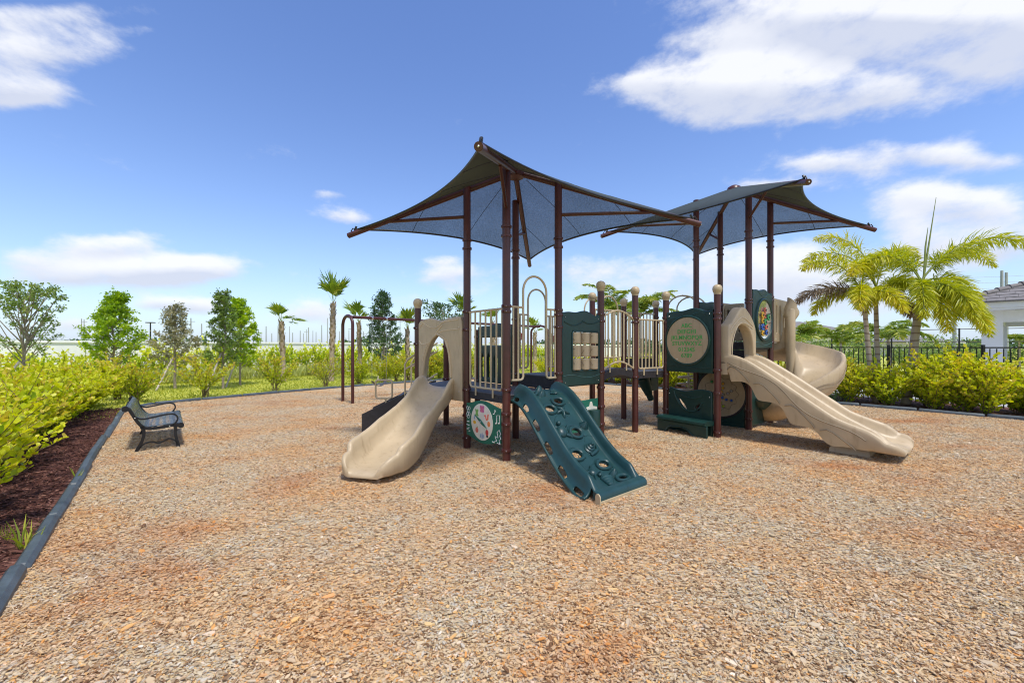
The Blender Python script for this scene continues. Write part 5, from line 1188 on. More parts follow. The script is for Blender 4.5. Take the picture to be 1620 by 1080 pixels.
def shrub_proto(h, spread, nst, leaf, nleaf, lean=0.5, bare=0.15, twigs=5, seed=1, droop=0.0, shape='round'):
    """returns (stem MB, leaf arrays)"""
    global rng
    rs = random.Random(seed); rng = np.random.default_rng(seed); mb = MB(); pts, dirs, lite = [], [], []
    for i in range(nst):
        az = i * 2.4 + rs.uniform(-.4, .4); out = spread * rs.uniform(.25, 1.0); hh = h * rs.uniform(.62, 1.0) * (1 - .22 * (out / spread) ** 2)
        p0 = Vector((rs.uniform(-.08, .08), rs.uniform(-.08, .08), -.03)); p3 = Vector((out * math.cos(az), out * math.sin(az), hh))
        p1 = p0 + Vector((p3.x * .3, p3.y * .3, hh * .4)); p2 = p0 + Vector((p3.x * .75, p3.y * .75, hh * .75)); ax = spline([p0, p1, p2, p3], 4)
        mb.tube(ax, [.011 * (1 - .7 * k / len(ax)) for k in range(len(ax))], 5)
        n_ax = len(ax)
        def along(seq, n0, lo):
            for _ in range(n0):
                t = lo + (1 - lo) * rs.random() ** .8; x = t * (len(seq) - 1); k = min(int(x), len(seq) - 2); q = seq[k].lerp(seq[k + 1], x - k); d = (seq[k + 1] - seq[k]).normalized()
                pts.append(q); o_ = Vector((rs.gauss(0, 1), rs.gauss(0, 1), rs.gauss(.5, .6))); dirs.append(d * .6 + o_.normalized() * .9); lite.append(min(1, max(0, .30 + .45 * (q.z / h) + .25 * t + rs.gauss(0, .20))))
        along(ax, int(nleaf * .35 / nst), bare)
        for tw in range(twigs):
            t = rs.uniform(bare, .95); x = t * (n_ax - 1); k = min(int(x), n_ax - 2); q = ax[k].lerp(ax[k + 1], x - k)
            dd = Vector((rs.gauss(p3.x, .5 * spread), rs.gauss(p3.y, .5 * spread), rs.uniform(.05, .55) * h)).normalized(); ln_ = rs.uniform(.16, .40) * h
            seq = [q, q + dd * ln_ * .5 + Vector((0, 0, .03)), q + dd * ln_ + Vector((0, 0, .08 - droop))]
            mb.tube(seq, [.005, .004, .002], 4); along(seq, int(nleaf * .65 / nst / twigs), .05)
    P_ = np.array(pts); D = np.array(dirs); S_ = leaf * rng.uniform(.7, 1.25, len(P_))
    return mb, leaves(P_, D, S_, shape, .7, .25, np.array(lite))
def make_shrub(name, label, cat, group, args, matname):
    root = thing(name, label, cat, (0, 0, 0), group); mb, lv = shrub_proto(**args)
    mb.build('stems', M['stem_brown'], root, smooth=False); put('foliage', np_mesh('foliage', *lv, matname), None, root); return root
def place(proto, used, x, y, rz, s, label=None, group=None, sz=None, name=None):
    o = proto if not used else copy_tree(proto)
    o.location = (x, y, 0); o.rotation_euler = (0, 0, rz); o.scale = (s, s, s * (sz or 1))
    if label: o['label'] = label
    if group: o['group'] = group
    return o
class Pool:
    def __init__(s, protos): s.p = protos; s.used = [False] * len(protos); s.k = 0
    def put(s, x, y, sc=1.0, label=None, group=None, sz=None, i=None):
        i = s.k % len(s.p) if i is None else i; s.k += 1
        o = place(s.p[i], s.used[i], x, y, random.uniform(0, 6.28), sc, label, group, sz); s.used[i] = True; return o
# the dense yellow-green hedge left of the dark mulch
HL = 'round-leaved yellow-green shrub in the front row of the left hedge, leaning over the dark mulch'
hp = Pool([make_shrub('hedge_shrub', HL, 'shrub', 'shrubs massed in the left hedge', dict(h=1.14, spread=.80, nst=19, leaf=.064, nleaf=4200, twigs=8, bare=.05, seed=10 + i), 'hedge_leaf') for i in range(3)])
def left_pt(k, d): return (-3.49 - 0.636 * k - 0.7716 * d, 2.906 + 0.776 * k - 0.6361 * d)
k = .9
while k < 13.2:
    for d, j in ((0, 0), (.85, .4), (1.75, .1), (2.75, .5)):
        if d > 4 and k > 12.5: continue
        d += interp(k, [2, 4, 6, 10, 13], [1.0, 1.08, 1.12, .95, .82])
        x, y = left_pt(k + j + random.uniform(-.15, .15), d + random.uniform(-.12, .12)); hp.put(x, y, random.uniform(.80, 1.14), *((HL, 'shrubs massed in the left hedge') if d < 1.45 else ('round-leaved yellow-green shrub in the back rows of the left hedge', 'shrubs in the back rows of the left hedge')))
    k += .86
# leggy shrubs along the back border (each a little different)
LEG = [dict(h=1.25, spread=.70, nst=13, leaf=.062, nleaf=1500, twigs=6, bare=.2, seed=31), dict(h=1.3, spread=.72, nst=15, leaf=.055, nleaf=1000, twigs=6, bare=.28, seed=32), dict(h=1.2, spread=.68, nst=14, leaf=.064, nleaf=2200, twigs=7, bare=.08, seed=33)]
lp_ = Pool([make_shrub('leggy_shrub', 'thin yellow-green shrub behind the back border', 'shrub', 'shrubs along the back border', a, 'shrub_leaf') for a in LEG])
ORD = ['first', 'second', 'third', 'fourth', 'fifth', 'sixth', 'seventh', 'eighth', 'ninth', 'tenth', 'eleventh', 'twelfth', 'thirteenth', 'fourteenth', 'fifteenth', 'sixteenth', 'seventeenth', 'eighteenth']
SH = ['leggy', 'sparse see-through', 'fuller']
back = [(-12.6, 13.6), (-11.4, 12.9), (-10.2, 14.3), (-8.95, 16.3), (-7.75, 18.1), (-6.75, 19.4), (-5.85, 20.4), (-4.9, 21.2), (-4.0, 21.9), (-3.0, 22.6), (-1.9, 23.1), (-.8, 23.6), (.4, 23.8), (-5.4, 20.8), (-4.4, 21.6), (-3.5, 22.3), (-2.4, 22.9)]
for i, (x, y) in enumerate(back):
    v = ([2, 2, 0, 0, 1, 2, 2, 0, 2, 2, 1, 2, 0, 0] + [2] * 9)[i]
    lp_.put(x - .35, y + .3, random.uniform(.95, 1.1), (SH[v] + ' yellow-green shrub behind the back border, ' + ORD[i] + ' from the bench' if i < 14 else 'full shrub in the thicket behind the swing set, ' + ORD[i - 14] + ' from the left'), None, i=v)
# second loose row on the back right, seen under the bridge, then the right hedge
RHL = 'yellow-green shrub in the hedge behind the right border, under the palms'
rp = Pool([make_shrub('hedge_shrub', RHL, 'shrub', 'shrubs massed in the right hedge', dict(h=1.18, spread=.70, nst=17, leaf=.062, nleaf=3000, twigs=8, bare=.05, seed=50 + i), 'hedge_leaf') for i in range(3)])
kk = -7.0
while kk < 13.0:
    for d, j in ((.85, 0), (1.75, .4)):
        x, y = right_pt(kk + j + random.uniform(-.12, .12), d + random.uniform(-.1, .1)); rp.put(x, y, random.uniform(.92, 1.15) * (1.10 if kk < -2 else 1.0))
    kk += .95
x, y = right_pt(-2.75, .9); tag(rp.put(x, y, 1.32), 'tallest shrub of the right hedge, its long shoots rising before the white column', 'shrub'); 
# wall-foot hedge
WALL0 = Vector((-21.6, 17.4)); WD = Vector((.622, .783)); WN = Vector((WD.y, -WD.x))
cp_ = Pool([make_shrub('wall_shrub', 'upright green shrub in the row against the white boundary wall', 'shrub', 'shrubs along the white wall', dict(h=1.35, spread=.55, nst=12, leaf=.085, nleaf=900, twigs=5, bare=.05, seed=70 + i), 'clusia_leaf') for i in range(3)])
for i in range(54):
    s = .6 + i * .80; q = WALL0 + WD * s + WN * (1.0 + random.uniform(-.2, .2))
    cp_.put(q.x, q.y, random.uniform(1.0, 1.4))
# muhly-like grass clumps in front of them
def muhly():
    parts = []; global rng
    rng = np.random.default_rng(5)
    for i in range(190):
        s = rng.uniform(3, 40); q = WALL0 + WD * s + WN * rng.uniform(1.9, 2.9); n = 46
        az = rng.uniform(0, 6.28, n); P_ = np.stack([q.x + rng.normal(0, .12, n), q.y + rng.normal(0, .12, n), np.zeros(n)], 1); D = np.stack([np.cos(az) * .5, np.sin(az) * .5, np.full(n, 1.0)], 1)
        parts.append(leaves(P_, D, rng.uniform(.45, .8, n), 'blade', .2, .1))
    V, F, r = join(parts); return tag(put('ornamental_grass', np_mesh('ornamental_grass', V, F, r, 'muhly_leaf'), None), kind='stuff')
muhly()

# trees -----------------------------------------------------------------------
def tree_parts(h, trunk_h, width, nb, nleaf, leaf, seed, angle=.9, prof=None, trunk_r=.045, matname='oak_leaf', clump=.22, taper=.85):
    global rng
    rs = random.Random(seed); rng = np.random.default_rng(seed); tr = MB(); br = MB(); pts, dirs, lite = [], [], []
    wob = [Vector((rs.gauss(0, .03), rs.gauss(0, .03), 0)) for _ in range(9)]; ax = [Vector((wob[i].x * i / 3, wob[i].y * i / 3, -.05 + (h * .97) * i / 8)) for i in range(9)]
    tr.tube(ax, [trunk_r * (1 - taper * i / 8) + .004 for i in range(9)], 8)
    prof = prof or [(0, .55), (.25, 1.0), (.6, .7), (1, .08)]
    for b in range(nb):
        t = (b + rs.random() * .6) / nb; z = trunk_h + (h - trunk_h) * t * .96; x = z / (h * .97) * 8; k = min(int(x), 7); q = ax[k].lerp(ax[k + 1], x - k)
        L = width * .5 * interp(t, [p[0] for p in prof], [p[1] for p in prof]) * rs.uniform(.75, 1.12); az = b * 2.4 + rs.uniform(-.5, .5); rise = L * math.tan(R(90) - angle) * rs.uniform(.7, 1.2)
        e = q + Vector((L * math.cos(az), L * math.sin(az), rise)); m_ = q.lerp(e, .5) + Vector((0, 0, -.06 * L)); seq = spline([q, m_, e], 4)
        br.tube(seq, [max(.004, trunk_r * .42 * (1 - .8 * i / len(seq))) for i in range(len(seq))], 5)
        nt_ = max(3, int(L / .22))
        for j in range(nt_ + 2):
            u = .25 + .75 * rs.random() if j < nt_ else 1.0; xx = u * (len(seq) - 1); kk_ = min(int(xx), len(seq) - 2); c = seq[kk_].lerp(seq[kk_ + 1], xx - kk_)
            tw = Vector((rs.gauss(math.cos(az), .8), rs.gauss(math.sin(az), .8), rs.gauss(.5, .5))).normalized() * rs.uniform(.1, .32) * (.4 + width * .3)
            br.tube([c, c + tw], [.005, .002], 4)
            sh = rs.random()
            for _ in range(int(nleaf / nb / (nt_ + 2))):
                v = rs.random() ** .7; g = Vector((rs.gauss(0, 1), rs.gauss(0, 1), rs.gauss(0, .8))) * clump * .35 * (.3 + width * .25)
                pts.append(c + tw * v + g); dirs.append(tw.normalized() * .5 + Vector((rs.gauss(0, 1), rs.gauss(0, 1), rs.gauss(.1, .8)))); lite.append(min(1, max(0, .5 * sh + .5 * rs.random())))
    P_ = np.array(pts); D = np.array(dirs)
    return tr, br, leaves(P_, D, leaf * rng.uniform(.7, 1.3, len(P_)), 'oval', .6, .2, np.array(lite)), matname
def add_tree(name, label, x, y, rz=0, stakes=True, cat='tree', group=None, bark='bark_grey', **kw):
    root = thing(name, label, cat, (0, 0, 0), group); tr, br, lv, mn = tree_parts(**kw)
    t = tr.build('trunk', M[bark], root); br.build('branches', M[bark], t, smooth=False); put('crown', np_mesh('crown', *lv, mn), None, root)
    root.location = (x, y, 0); root.rotation_euler = (0, 0, rz)
    if stakes:
        hh = kw['h'] * .36
        for k in range(3):
            a = rz + k * 2.094 + .5; st = MB(); b0 = Vector((x + .95 * math.cos(a), y + .95 * math.sin(a), -.1)); b1 = Vector((x + .10 * math.cos(a), y + .10 * math.sin(a), hh))
            dd = (b1 - b0).normalized(); u = dd.cross(Vector((0, 0, 1))).normalized(); v = dd.cross(u)
            st.obox((b0 + b1) / 2, dd * ((b1 - b0).length / 2), u * .03, v * .018)
            xs_ = sorted((x + .95 * math.cos(rz + j * 2.094 + .5)) / (y + .95 * math.sin(rz + j * 2.094 + .5)) for j in range(3)); w_ = ('left', 'middle', 'right')[xs_.index(min(xs_, key=lambda v: abs(v - b0.x / b0.y)))]
        tag(st.build('tree_stake', M['stake_wood'], smooth=False), w_ + ' grey timber brace leaning against the ' + label.split(',')[0].split(' with ')[0].split(' standing')[0].split(' between')[0].split(' beside')[0].split(' half')[0].split(' seen')[0], 'stake', 'timber braces of the young trees')
    return root
def at(px, Z): return ((px - 810) / FPX * Z, Z)
x, y = at(36, 14.2); add_tree('oak_tree', 'young open oak with grey branches, furthest left before the white wall', x, y, h=3.35, trunk_h=1.0, width=1.7, nb=36, nleaf=3800, leaf=.085, seed=101, angle=.52, prof=[(0, .9), (.3, 1.0), (.7, .8), (1, .25)], matname='oak_leaf', trunk_r=.055)
x, y = at(181, 16.5); add_tree('maple_tree', 'bright green cone-shaped young tree standing before the white wall', x, y, h=3.85, trunk_h=.8, width=1.8, nb=56, nleaf=9000, leaf=.095, seed=102, angle=.72, prof=[(0, 1.0), (.25, .88), (.55, .50), (1, .03)], matname='bright_leaf', trunk_r=.05)
x, y = at(277, 17.6); add_tree('oak_tree', 'sparse grey-leaved young oak between bright green trees', x, y, h=3.5, trunk_h=.9, width=1.75, nb=46, nleaf=5200, leaf=.08, seed=103, angle=1.05, prof=[(0, 1.0), (.22, .95), (.5, .5), (1, .10)], matname='grey_leaf', trunk_r=.05)
x, y = at(353, 17.5); add_tree('oak_tree', 'slender dark green oak beside a lighter green tree', x, y, h=4.05, trunk_h=.7, width=1.2, nb=56, nleaf=6500, leaf=.085, seed=104, angle=.85, prof=[(0, .85), (.25, 1.0), (.5, .62), (.75, .40), (1, .15)], matname='oak_leaf', trunk_r=.045)
x, y = at(380, 19.2); add_tree('maple_tree', 'light green tree half behind the slender dark oak', x, y, h=3.9, trunk_h=.7, width=1.35, nb=52, nleaf=7500, leaf=.10, seed=105, angle=.75, prof=[(0, .8), (.3, 1.0), (.7, .5), (1, .10)], matname='bright_leaf', trunk_r=.045)
x, y = at(607, 23.0); add_tree('conifer_tree', 'tall dark narrow tree seen under the swing beam', x, y, h=4.75, trunk_h=.9, width=1.8, nb=70, nleaf=8000, leaf=.095, seed=106, angle=1.05, prof=[(0, .9), (.2, 1.0), (.6, .55), (1, .1)], matname='dark_leaf', trunk_r=.055)
x, y = at(705, 22.5); add_tree('papaya_tree', 'small dark green tree rising over the tan slide hood', x, y, h=3.75, trunk_h=2.6, width=2.2, nb=16, nleaf=1300, leaf=.13, seed=107, angle=.95, prof=[(0, .8), (.5, 1.0), (1, .4)], matname='dark_leaf', trunk_r=.04, stakes=False)

# sabal palms ---------------------------------------------------------------------
def fan_frond(origin, d, L, seed, segs=16, spread=2.3):
    rs = np.random.default_rng(seed); d = np.array(d, float); d /= np.linalg.norm(d); side = np.cross(d, [0, 0, 1.0]); side /= max(1e-6, np.linalg.norm(side)); up = np.cross(side, d)
    wfan = rs.uniform(.45, 1.0); drp = rs.uniform(.6, 2.2)
    pet = L * .45; V, F, r = [], [], []
    tip = origin + d * pet
    def quad(a, b, c, e, v):
        i = len(V); V.extend([a, b, c, e]); F.append((i, i + 1, i + 2, i + 3)); r.extend([v] * 4)
    w = .012; quad(origin - side * w, origin + side * w, tip + side * w * .6, tip - side * w * .6, .6)
    for k in range(segs):
        a = (k / (segs - 1) - .5) * spread * rs.uniform(.4, .95) if k < 0 else (k / (segs - 1) - .5) * spread * wfan; dd = d * math.cos(a) + side * math.sin(a) + up * rs.normal(0, .06); ln = L * .66 * (1 - .18 * abs(a)) * rs.uniform(.85, 1.1)
        sg = np.cross(dd, up); sg /= np.linalg.norm(sg); v = float(np.clip(rs.normal(.45, .22), 0, 1)); m_ = tip + dd * ln * .55 ; e = tip + dd * ln + np.array([0, 0, -ln * .13 * drp * rs.uniform(.3, 1.6)])
        quad(tip, m_ + sg * ln * .055, e, m_ - sg * ln * .055, v)
    return np.array(V), np.array(F), np.array(r)
def sabal(label, x, y, h, tr, nfr, seed, frond=.95, up=(.3, 1.2), smoothfrac=.35):
    rs = random.Random(seed); root = thing('sabal_palm', label, 'palm tree', (x, y, 0), 'cabbage palms before the white wall')
    mb = MB(); lean = Vector((rs.uniform(-.05, .05), 0, 0)); n = 12
    mb.tube([(x + lean.x * i / n * h, y, h * i / n - .05) for i in range(n + 1)], [tr * (1.12 if i == 0 else 1 + .05 * math.sin(i)) for i in range(n + 1)], 12); t = mb.build('trunk', M['palm_trunk'], root)
    b = MB(); nb = int((h * (1 - smoothfrac)) / .055)
    for k in range(nb):
        z = h * smoothfrac + k * .055; a = k * 2.4; o = Vector((math.cos(a), math.sin(a), 0)); s = Vector((-o.y, o.x, 0)); c = Vector((x + lean.x * z, y, z))
        b.add([c + o * tr * .95 + s * .055, c + o * tr * .95 - s * .055, c + o * (tr * 1.5) + Vector((0, 0, .17)) - s * .022, c + o * (tr * 1.5) + Vector((0, 0, .17)) + s * .022, c + o * tr * .8 + Vector((0, 0, .12))], [(0, 1, 2, 3), (1, 0, 4), (2, 4, 3)])
    tag(b.build('leaf_boots', M['palm_boot'], t, smooth=False), kind='stuff')
    for k in range(nfr):
        az = k * 2.4 + rs.uniform(-.3, .3); el = up[0] + (up[1] - up[0]) * rs.random() ** .8; o = np.array([x + lean.x * h, y, h - .05]); v, f_, r_ = fan_frond(o, (math.cos(az) * math.cos(el), math.sin(az) * math.cos(el), math.sin(el)), frond * rs.uniform(.55, 1.2), seed * 50 + k)
        put('frond', np_mesh('frond', v, f_, r_, 'sabal_leaf'), None, root)
x, y = at(449, 21); sabal('short rough-trunked palm with one pale frond drooping to the right', x, y, 3.0, .115, 11, 201, 1.15, (-.1, 1.5), .45)
x, y = at(524, 21.5); sabal('tallest cabbage palm with a rough trunk and a tight green top', x, y, 3.95, .125, 14, 202, 1.6, (.75, 1.56), .35)
x, y = at(571, 23); sabal('cabbage palm between the tallest palm and the narrow dark tree', x, y, 3.05, .11, 11, 203, 1.2, (.2, 1.5), .4)
x, y = at(645, 24); sabal('cabbage palm seen left of the ball-capped post', x, y, 2.75, .12, 11, 204, 1.2, (.5, 1.5), .35)
x, y = at(733, 24); sabal('cabbage palm partly hidden by the left roof post', x, y, 3.5, .12, 11, 205, 1.3, (.6, 1.5), .35)
x, y = at(783, 27); sabal('small cabbage palm glimpsed through the tan barrier', x, y, 3.3, .12, 9, 206, 1.0, (.5, 1.4), .35)
x, y = at(846, 30); sabal('yellowish cabbage palm glimpsed through the entry arches', x, y, 2.75, .13, 9, 207, 1.2, (.1, 1.3), .35)

# feather palms -------------------------------------------------------------------
def feather_frond(o, az, el, L, droop, seed, n=110, leaf=.42, ring=True, twist=0.0, wid=.78):
    rs = np.random.default_rng(seed); o = np.array(o, float)
    hd = np.array([math.cos(az), math.sin(az), 0]); ax = []
    for i in range(15):
        t = i / 14; ang = el - droop * t ** 1.4; ax.append(ang)
    pts = [o]
    for i in range(14): a = (ax[i] + ax[i + 1]) / 2; pts.append(pts[-1] + (hd * math.cos(a) + np.array([0, 0, math.sin(a)])) * L / 14)
    pts = np.array(pts); mb = MB(); mb.tube([tuple(p) for p in pts], [.020 * (1 - .8 * i / 14) + .003 for i in range(15)], 5)
    t = np.sort(rs.uniform(.16, 1, n)); x = t * 14; k = np.minimum(x.astype(int), 13); fr = (x - k)[:, None]; P_ = pts[k] * (1 - fr) + pts[k + 1] * fr; T = unit(pts[k + 1] - pts[k])
    side = np.cross(T, [0, 0, 1.0]); side = unit(side); up = np.cross(side, T)
    phi = rs.uniform(0, 2 * math.pi, n) if ring else np.where(rs.random(n) < .5, .35, math.pi - .35) + rs.normal(0, .22, n)
    D = T * rs.uniform(.35, .8, n)[:, None] + side * np.cos(phi)[:, None] + up * (np.sin(phi) * (.75 if ring else .6))[:, None] + np.array([0, 0, -.30])
    S_ = leaf * (np.sin(np.pi * np.clip(t * .86 + .10, 0, 1)) ** .6) * rs.uniform(.75, 1.2, n)
    # two-segment narrow leaflets that bend down at the tip
    D = unit(D); W = unit(np.cross(D, rs.normal(size=(n, 3)))); w = (.017 * wid * rs.uniform(.7, 1.2, n))[:, None]; S1 = S_[:, None]
    m_ = P_ + D * S1 * .55; e = m_ + unit(D + np.array([0, 0, -.45])) * S1 * .45
    V = np.stack([P_ - W * w * .4, P_ + W * w * .4, m_ + W * w, m_ - W * w, e + W * w * .15, e - W * w * .15], 1).reshape(-1, 3)
    b = (np.arange(n) * 6)[:, None, None]; F = (b + np.array([(0, 1, 2, 3), (3, 2, 4, 5)])[None]).reshape(-1, 4)
    r_ = np.repeat(np.clip(.35 + .35 * t + rs.normal(0, .17, n), 0, 1), 6)
    return mb, (V, F, r_)
def feather_palm(name, label, trunk, fronds, tr, seed, leaf, n, ring, group=None, mat='foxtail_leaf', trunkmat='ringed_trunk', crown=None, wid=.78):
    base = trunk[0]; root = thing(name, label, 'palm tree', (base[0], base[1], 0), group)
    sp = spline(trunk, 5); mb = MB(); mb.tube(sp, [tr * (1.25 - .45 * i / (len(sp) - 1)) for i in range(len(sp))], 14); mb.build('trunk', M[trunkmat], root)
    top = sp[-1]
    if crown: mb = MB(); mb.tube([top, top + Vector((0, 0, crown))], [tr * .78, tr * .35], 12); mb.build('crownshaft', M['sabal_shaft'] if 'sabal_shaft' in M else M['palm_trunk'], root); top = top + Vector((0, 0, crown * .85))
    for k, fr in enumerate(fronds):
        az, el, L, dr = fr[:4]; dry = len(fr) > 4
        rach, lv = feather_frond(top, az, el, L, dr, seed * 40 + k, n, leaf, ring, wid=wid)
        fo = put('frond', np_mesh('frond', *lv, 'dry_leaf' if dry else mat), None, root); rach.build('frond_stalk', M['palm_boot'] if dry else M['frond_green'], fo, smooth=False)
    return root
plain('frond_green', (0.22, 0.26, 0.06), .5); plain('sabal_shaft', (0.20, 0.25, 0.08), .5)
Zp = 12.6
def P3(px, Z, z): return ((px - 810) / FPX * Z, Z, z)
def zpx(py, Z): return CAMH + (HZ - py) / FPX * Z
# leaning palm on the right (thick grey trunk)
big = feather_palm('foxtail_palm', 'largest foxtail palm, its thick ringed grey trunk leaning right before the fence',
    [P3(1432, Zp, -.1), P3(1441, Zp, .9), P3(1449, Zp, zpx(520, Zp)), P3(1457, Zp, zpx(470, Zp))],
    [(-.2, 1.0, 3.4, 1.75), (.25, .85, 3.6, 1.6), (3.2, 1.0, 2.3, 2.0), (-1.3, -.35, 2.2, 1.1), (-2.3, -.1, 2.0, 1.4), (.1, -.05, 1.9, 1.6), (2.9, .1, 1.9, 1.6), (-.5, -.2, 1.8, 1.4), (-1.8, -.6, 1.9, .9), (1.6, 1.2, 2.4, 1.8), (-.9, -.5, 2.2, .9), (-1.55, -.15, 2.0, 1.3), (-.1, .3, 1.9, 1.8)], .105, 301, .45, 470, True, 'foxtail palms behind the right hedge', crown=.55)
feather_palm('foxtail_palm', 'foxtail palm with the left of two slim leaning trunks and a dry drooping frond', 
    [P3(1386, 12.9, -.1), P3(1376, 12.9, 1.2), P3(1369, 12.9, zpx(500, 12.9)), P3(1364, 12.9, zpx(462, 12.9))],
    [(2.9, .35, 1.9, 1.2, 1), (3.25, 1.05, 2.4, 1.75), (2.5, .2, 1.5, 1.6), (-2.3, .25, 1.6, 1.6), (-1.4, .1, 1.5, 1.5), (1.0, .6, 1.7, 1.7)], .062, 302, .42, 380, True, 'foxtail palms behind the right hedge')
feather_palm('foxtail_palm', 'foxtail palm with the right of two slim trunks, its tall fronds arching against the sky', 
    [P3(1394, 13.1, -.1), P3(1389, 13.1, 1.0), P3(1386, 13.1, zpx(495, 13.1)), P3(1386, 13.1, zpx(455, 13.1))],
    [(1.9, 1.42, 3.0, 1.5), (.35, 1.25, 2.8, 1.9), (2.95, 1.2, 2.6, 1.9), (.1, .55, 2.0, 1.7), (-.7, .3, 1.7, 1.6), (-2.6, .9, 2.0, 1.8), (-1.3, -.4, 1.4, .9, 1)], .062, 303, .42, 390, True, 'foxtail palms behind the right hedge')
# spear leaves
for p0, p1 in ((1459, 1481), (1461, 1468)):
    mb = MB(); mb.tube([P3(p0, Zp, zpx(452, Zp)), P3(p0 + (p1 - p0) * .45, Zp, zpx(390, Zp)), P3(p1, Zp, zpx(312 if p1 > 1470 else 360, Zp))], [.03, .022, .006], 6); mb.build('spear_leaf', M['frond_green'], big)
# palms behind the bridge and far right
def areca(label, px, Z, h, seed, nf, L, group='feather palms beyond the play area'):
    rs = random.Random(seed); x, y = at(px, Z)
    feather_palm('feather_palm', label, [(x, y, -.1), (x + .05, y, h * .5), (x, y, h)], [(k * 2.4, rs.uniform(.45, 1.45), L * rs.uniform(.8, 1.2), rs.uniform(1.1, 1.9)) for k in range(nf)], .07, seed, .5, 150, False, group, mat='sabal_leaf', wid=1.5)
areca('feathery palm rising behind the arched bridge, left one', 968, 22, 3.4, 311, 10, 2.2)
areca('feathery palm rising behind the arched bridge, right one', 1010, 21, 3.1, 312, 14, 2.3)
areca('small feather palm before the grey-roofed house, beside the spiral slide', 1262, 20, 1.9, 313, 11, 1.4)
areca('feather palm beyond the picket fence, between the slim and thick palm trunks', 1405, 19, 2.0, 314, 10, 1.9)
areca('feather palm beyond the fence, low behind the leaning palm', 1330, 24, 1.9, 315, 9, 1.6)
areca('dark far palm seen through the pavilion opening', 1612, 34, 2.1, 316, 10, 1.6)

# ------------------------------------------------------------------ white wall, fences, pavilion, house, poles
def boundary_wall():
    root = thing('boundary_wall', 'long white rendered boundary wall with a plain coping behind the lawn', 'wall', (WALL0.x, WALL0.y, 0))
    d3 = Vector((WD.x, WD.y, 0)); n3 = Vector((WN.x, WN.y, 0)); s = -6.0; k = 0
    while s < 64:
        L = 6.0; c = Vector((WALL0.x, WALL0.y, 0)) + d3 * (s + L / 2); mb = MB(); mb.obox(c + Vector((0, 0, .9)), d3 * (L / 2 - .006), n3 * .08, (0, 0, .96)); mb.build('wall_panel', M['white_wall'], root, smooth=False)
        mb = MB(); mb.obox(c + Vector((0, 0, 1.92)), d3 * (L / 2 - .004), n3 * .13, (0, 0, .055)); mb.build('coping', M['white_wall'], root, smooth=False)
        s += L
boundary_wall()
def picket_fence():
    a = Vector(right_pt(13, 2.35)); b = Vector(right_pt(-8, 2.35)); d = (b - a).normalized(); root = thing('picket_fence', 'black metal picket fence behind the right hedge and palms', 'fence', (a.x, a.y, 0))
    H = 1.69; L = (b - a).length; d3 = Vector((d.x, d.y, 0)); n3 = Vector((-d.y, d.x, 0))
    for z in (H - .02, .18):
        mb = MB(); c = Vector((a.x, a.y, z)) + d3 * L / 2; mb.obox(c, d3 * L / 2, n3 * .018, (0, 0, .018)); mb.build('rail', M['fence_black'], root, smooth=False)
    pk = MB(); pk.obox((0, 0, (H - .04) / 2), (.009, 0, 0), (0, .009, 0), (0, 0, (H - .06) / 2)); pme = pk.mesh('picket', False); pme.materials.append(M['fence_black'])
    po = MB(); po.obox((0, 0, H / 2 + .02), (.03, 0, 0), (0, .03, 0), (0, 0, H / 2 + .04)); qme = po.mesh('fence_post', False); qme.materials.append(M['fence_black'])
    n = int(L / .125)
    for i in range(n):
        q = a + d * (i * .125); o = bpy.data.objects.new('fence_post' if i % 16 == 0 else 'picket', qme if i % 16 == 0 else pme); COL.objects.link(o); o.parent = root; o.location = (q.x - a.x, q.y - a.y, 0)
picket_fence()
def court_fence():
    x0, y0 = at(1232, 27); x1, y1 = at(1640, 21); a = Vector((x0, y0)); b = Vector((x1, y1)); d = (b - a).normalized(); L = (b - a).length; root = thing('court_fence', 'taller black mesh court fence beyond the picket fence', 'fence', (x0, y0, 0))
    H = 2.62; d3 = Vector((d.x, d.y, 0)); n3 = Vector((-d.y, d.x, 0))
    for z in (H, 1.95, .3):
        mb = MB(); mb.tube([(a.x, a.y, z), (b.x, b.y, z)], .022, 6); mb.build('rail', M['fence_black'], root)
    n = int(L / 2.3)
    for i in range(n + 1):
        q = a + d * (L * i / n); mb = MB(); mb.tube([(q.x, q.y, -.1), (q.x, q.y, H + .05)], .038, 8); mb.build('fence_post', M['fence_black'], root)
    ms = MB()
    for i in range(int(L / .16)):
        s = i * .16
        for sg in (1, -1):
            s1 = min(L, max(0, s + sg * .9)); 
            p0 = a + d * s; p1 = a + d * s1; ms.add([(p0.x, p0.y, .2), (p0.x + .006, p0.y, .2), (p1.x + .006, p1.y, 1.95), (p1.x, p1.y, 1.95)], [(0, 1, 2, 3)])
    tag(ms.build('wire_mesh', M['fence_black'], root, smooth=False), kind='stuff')
court_fence()
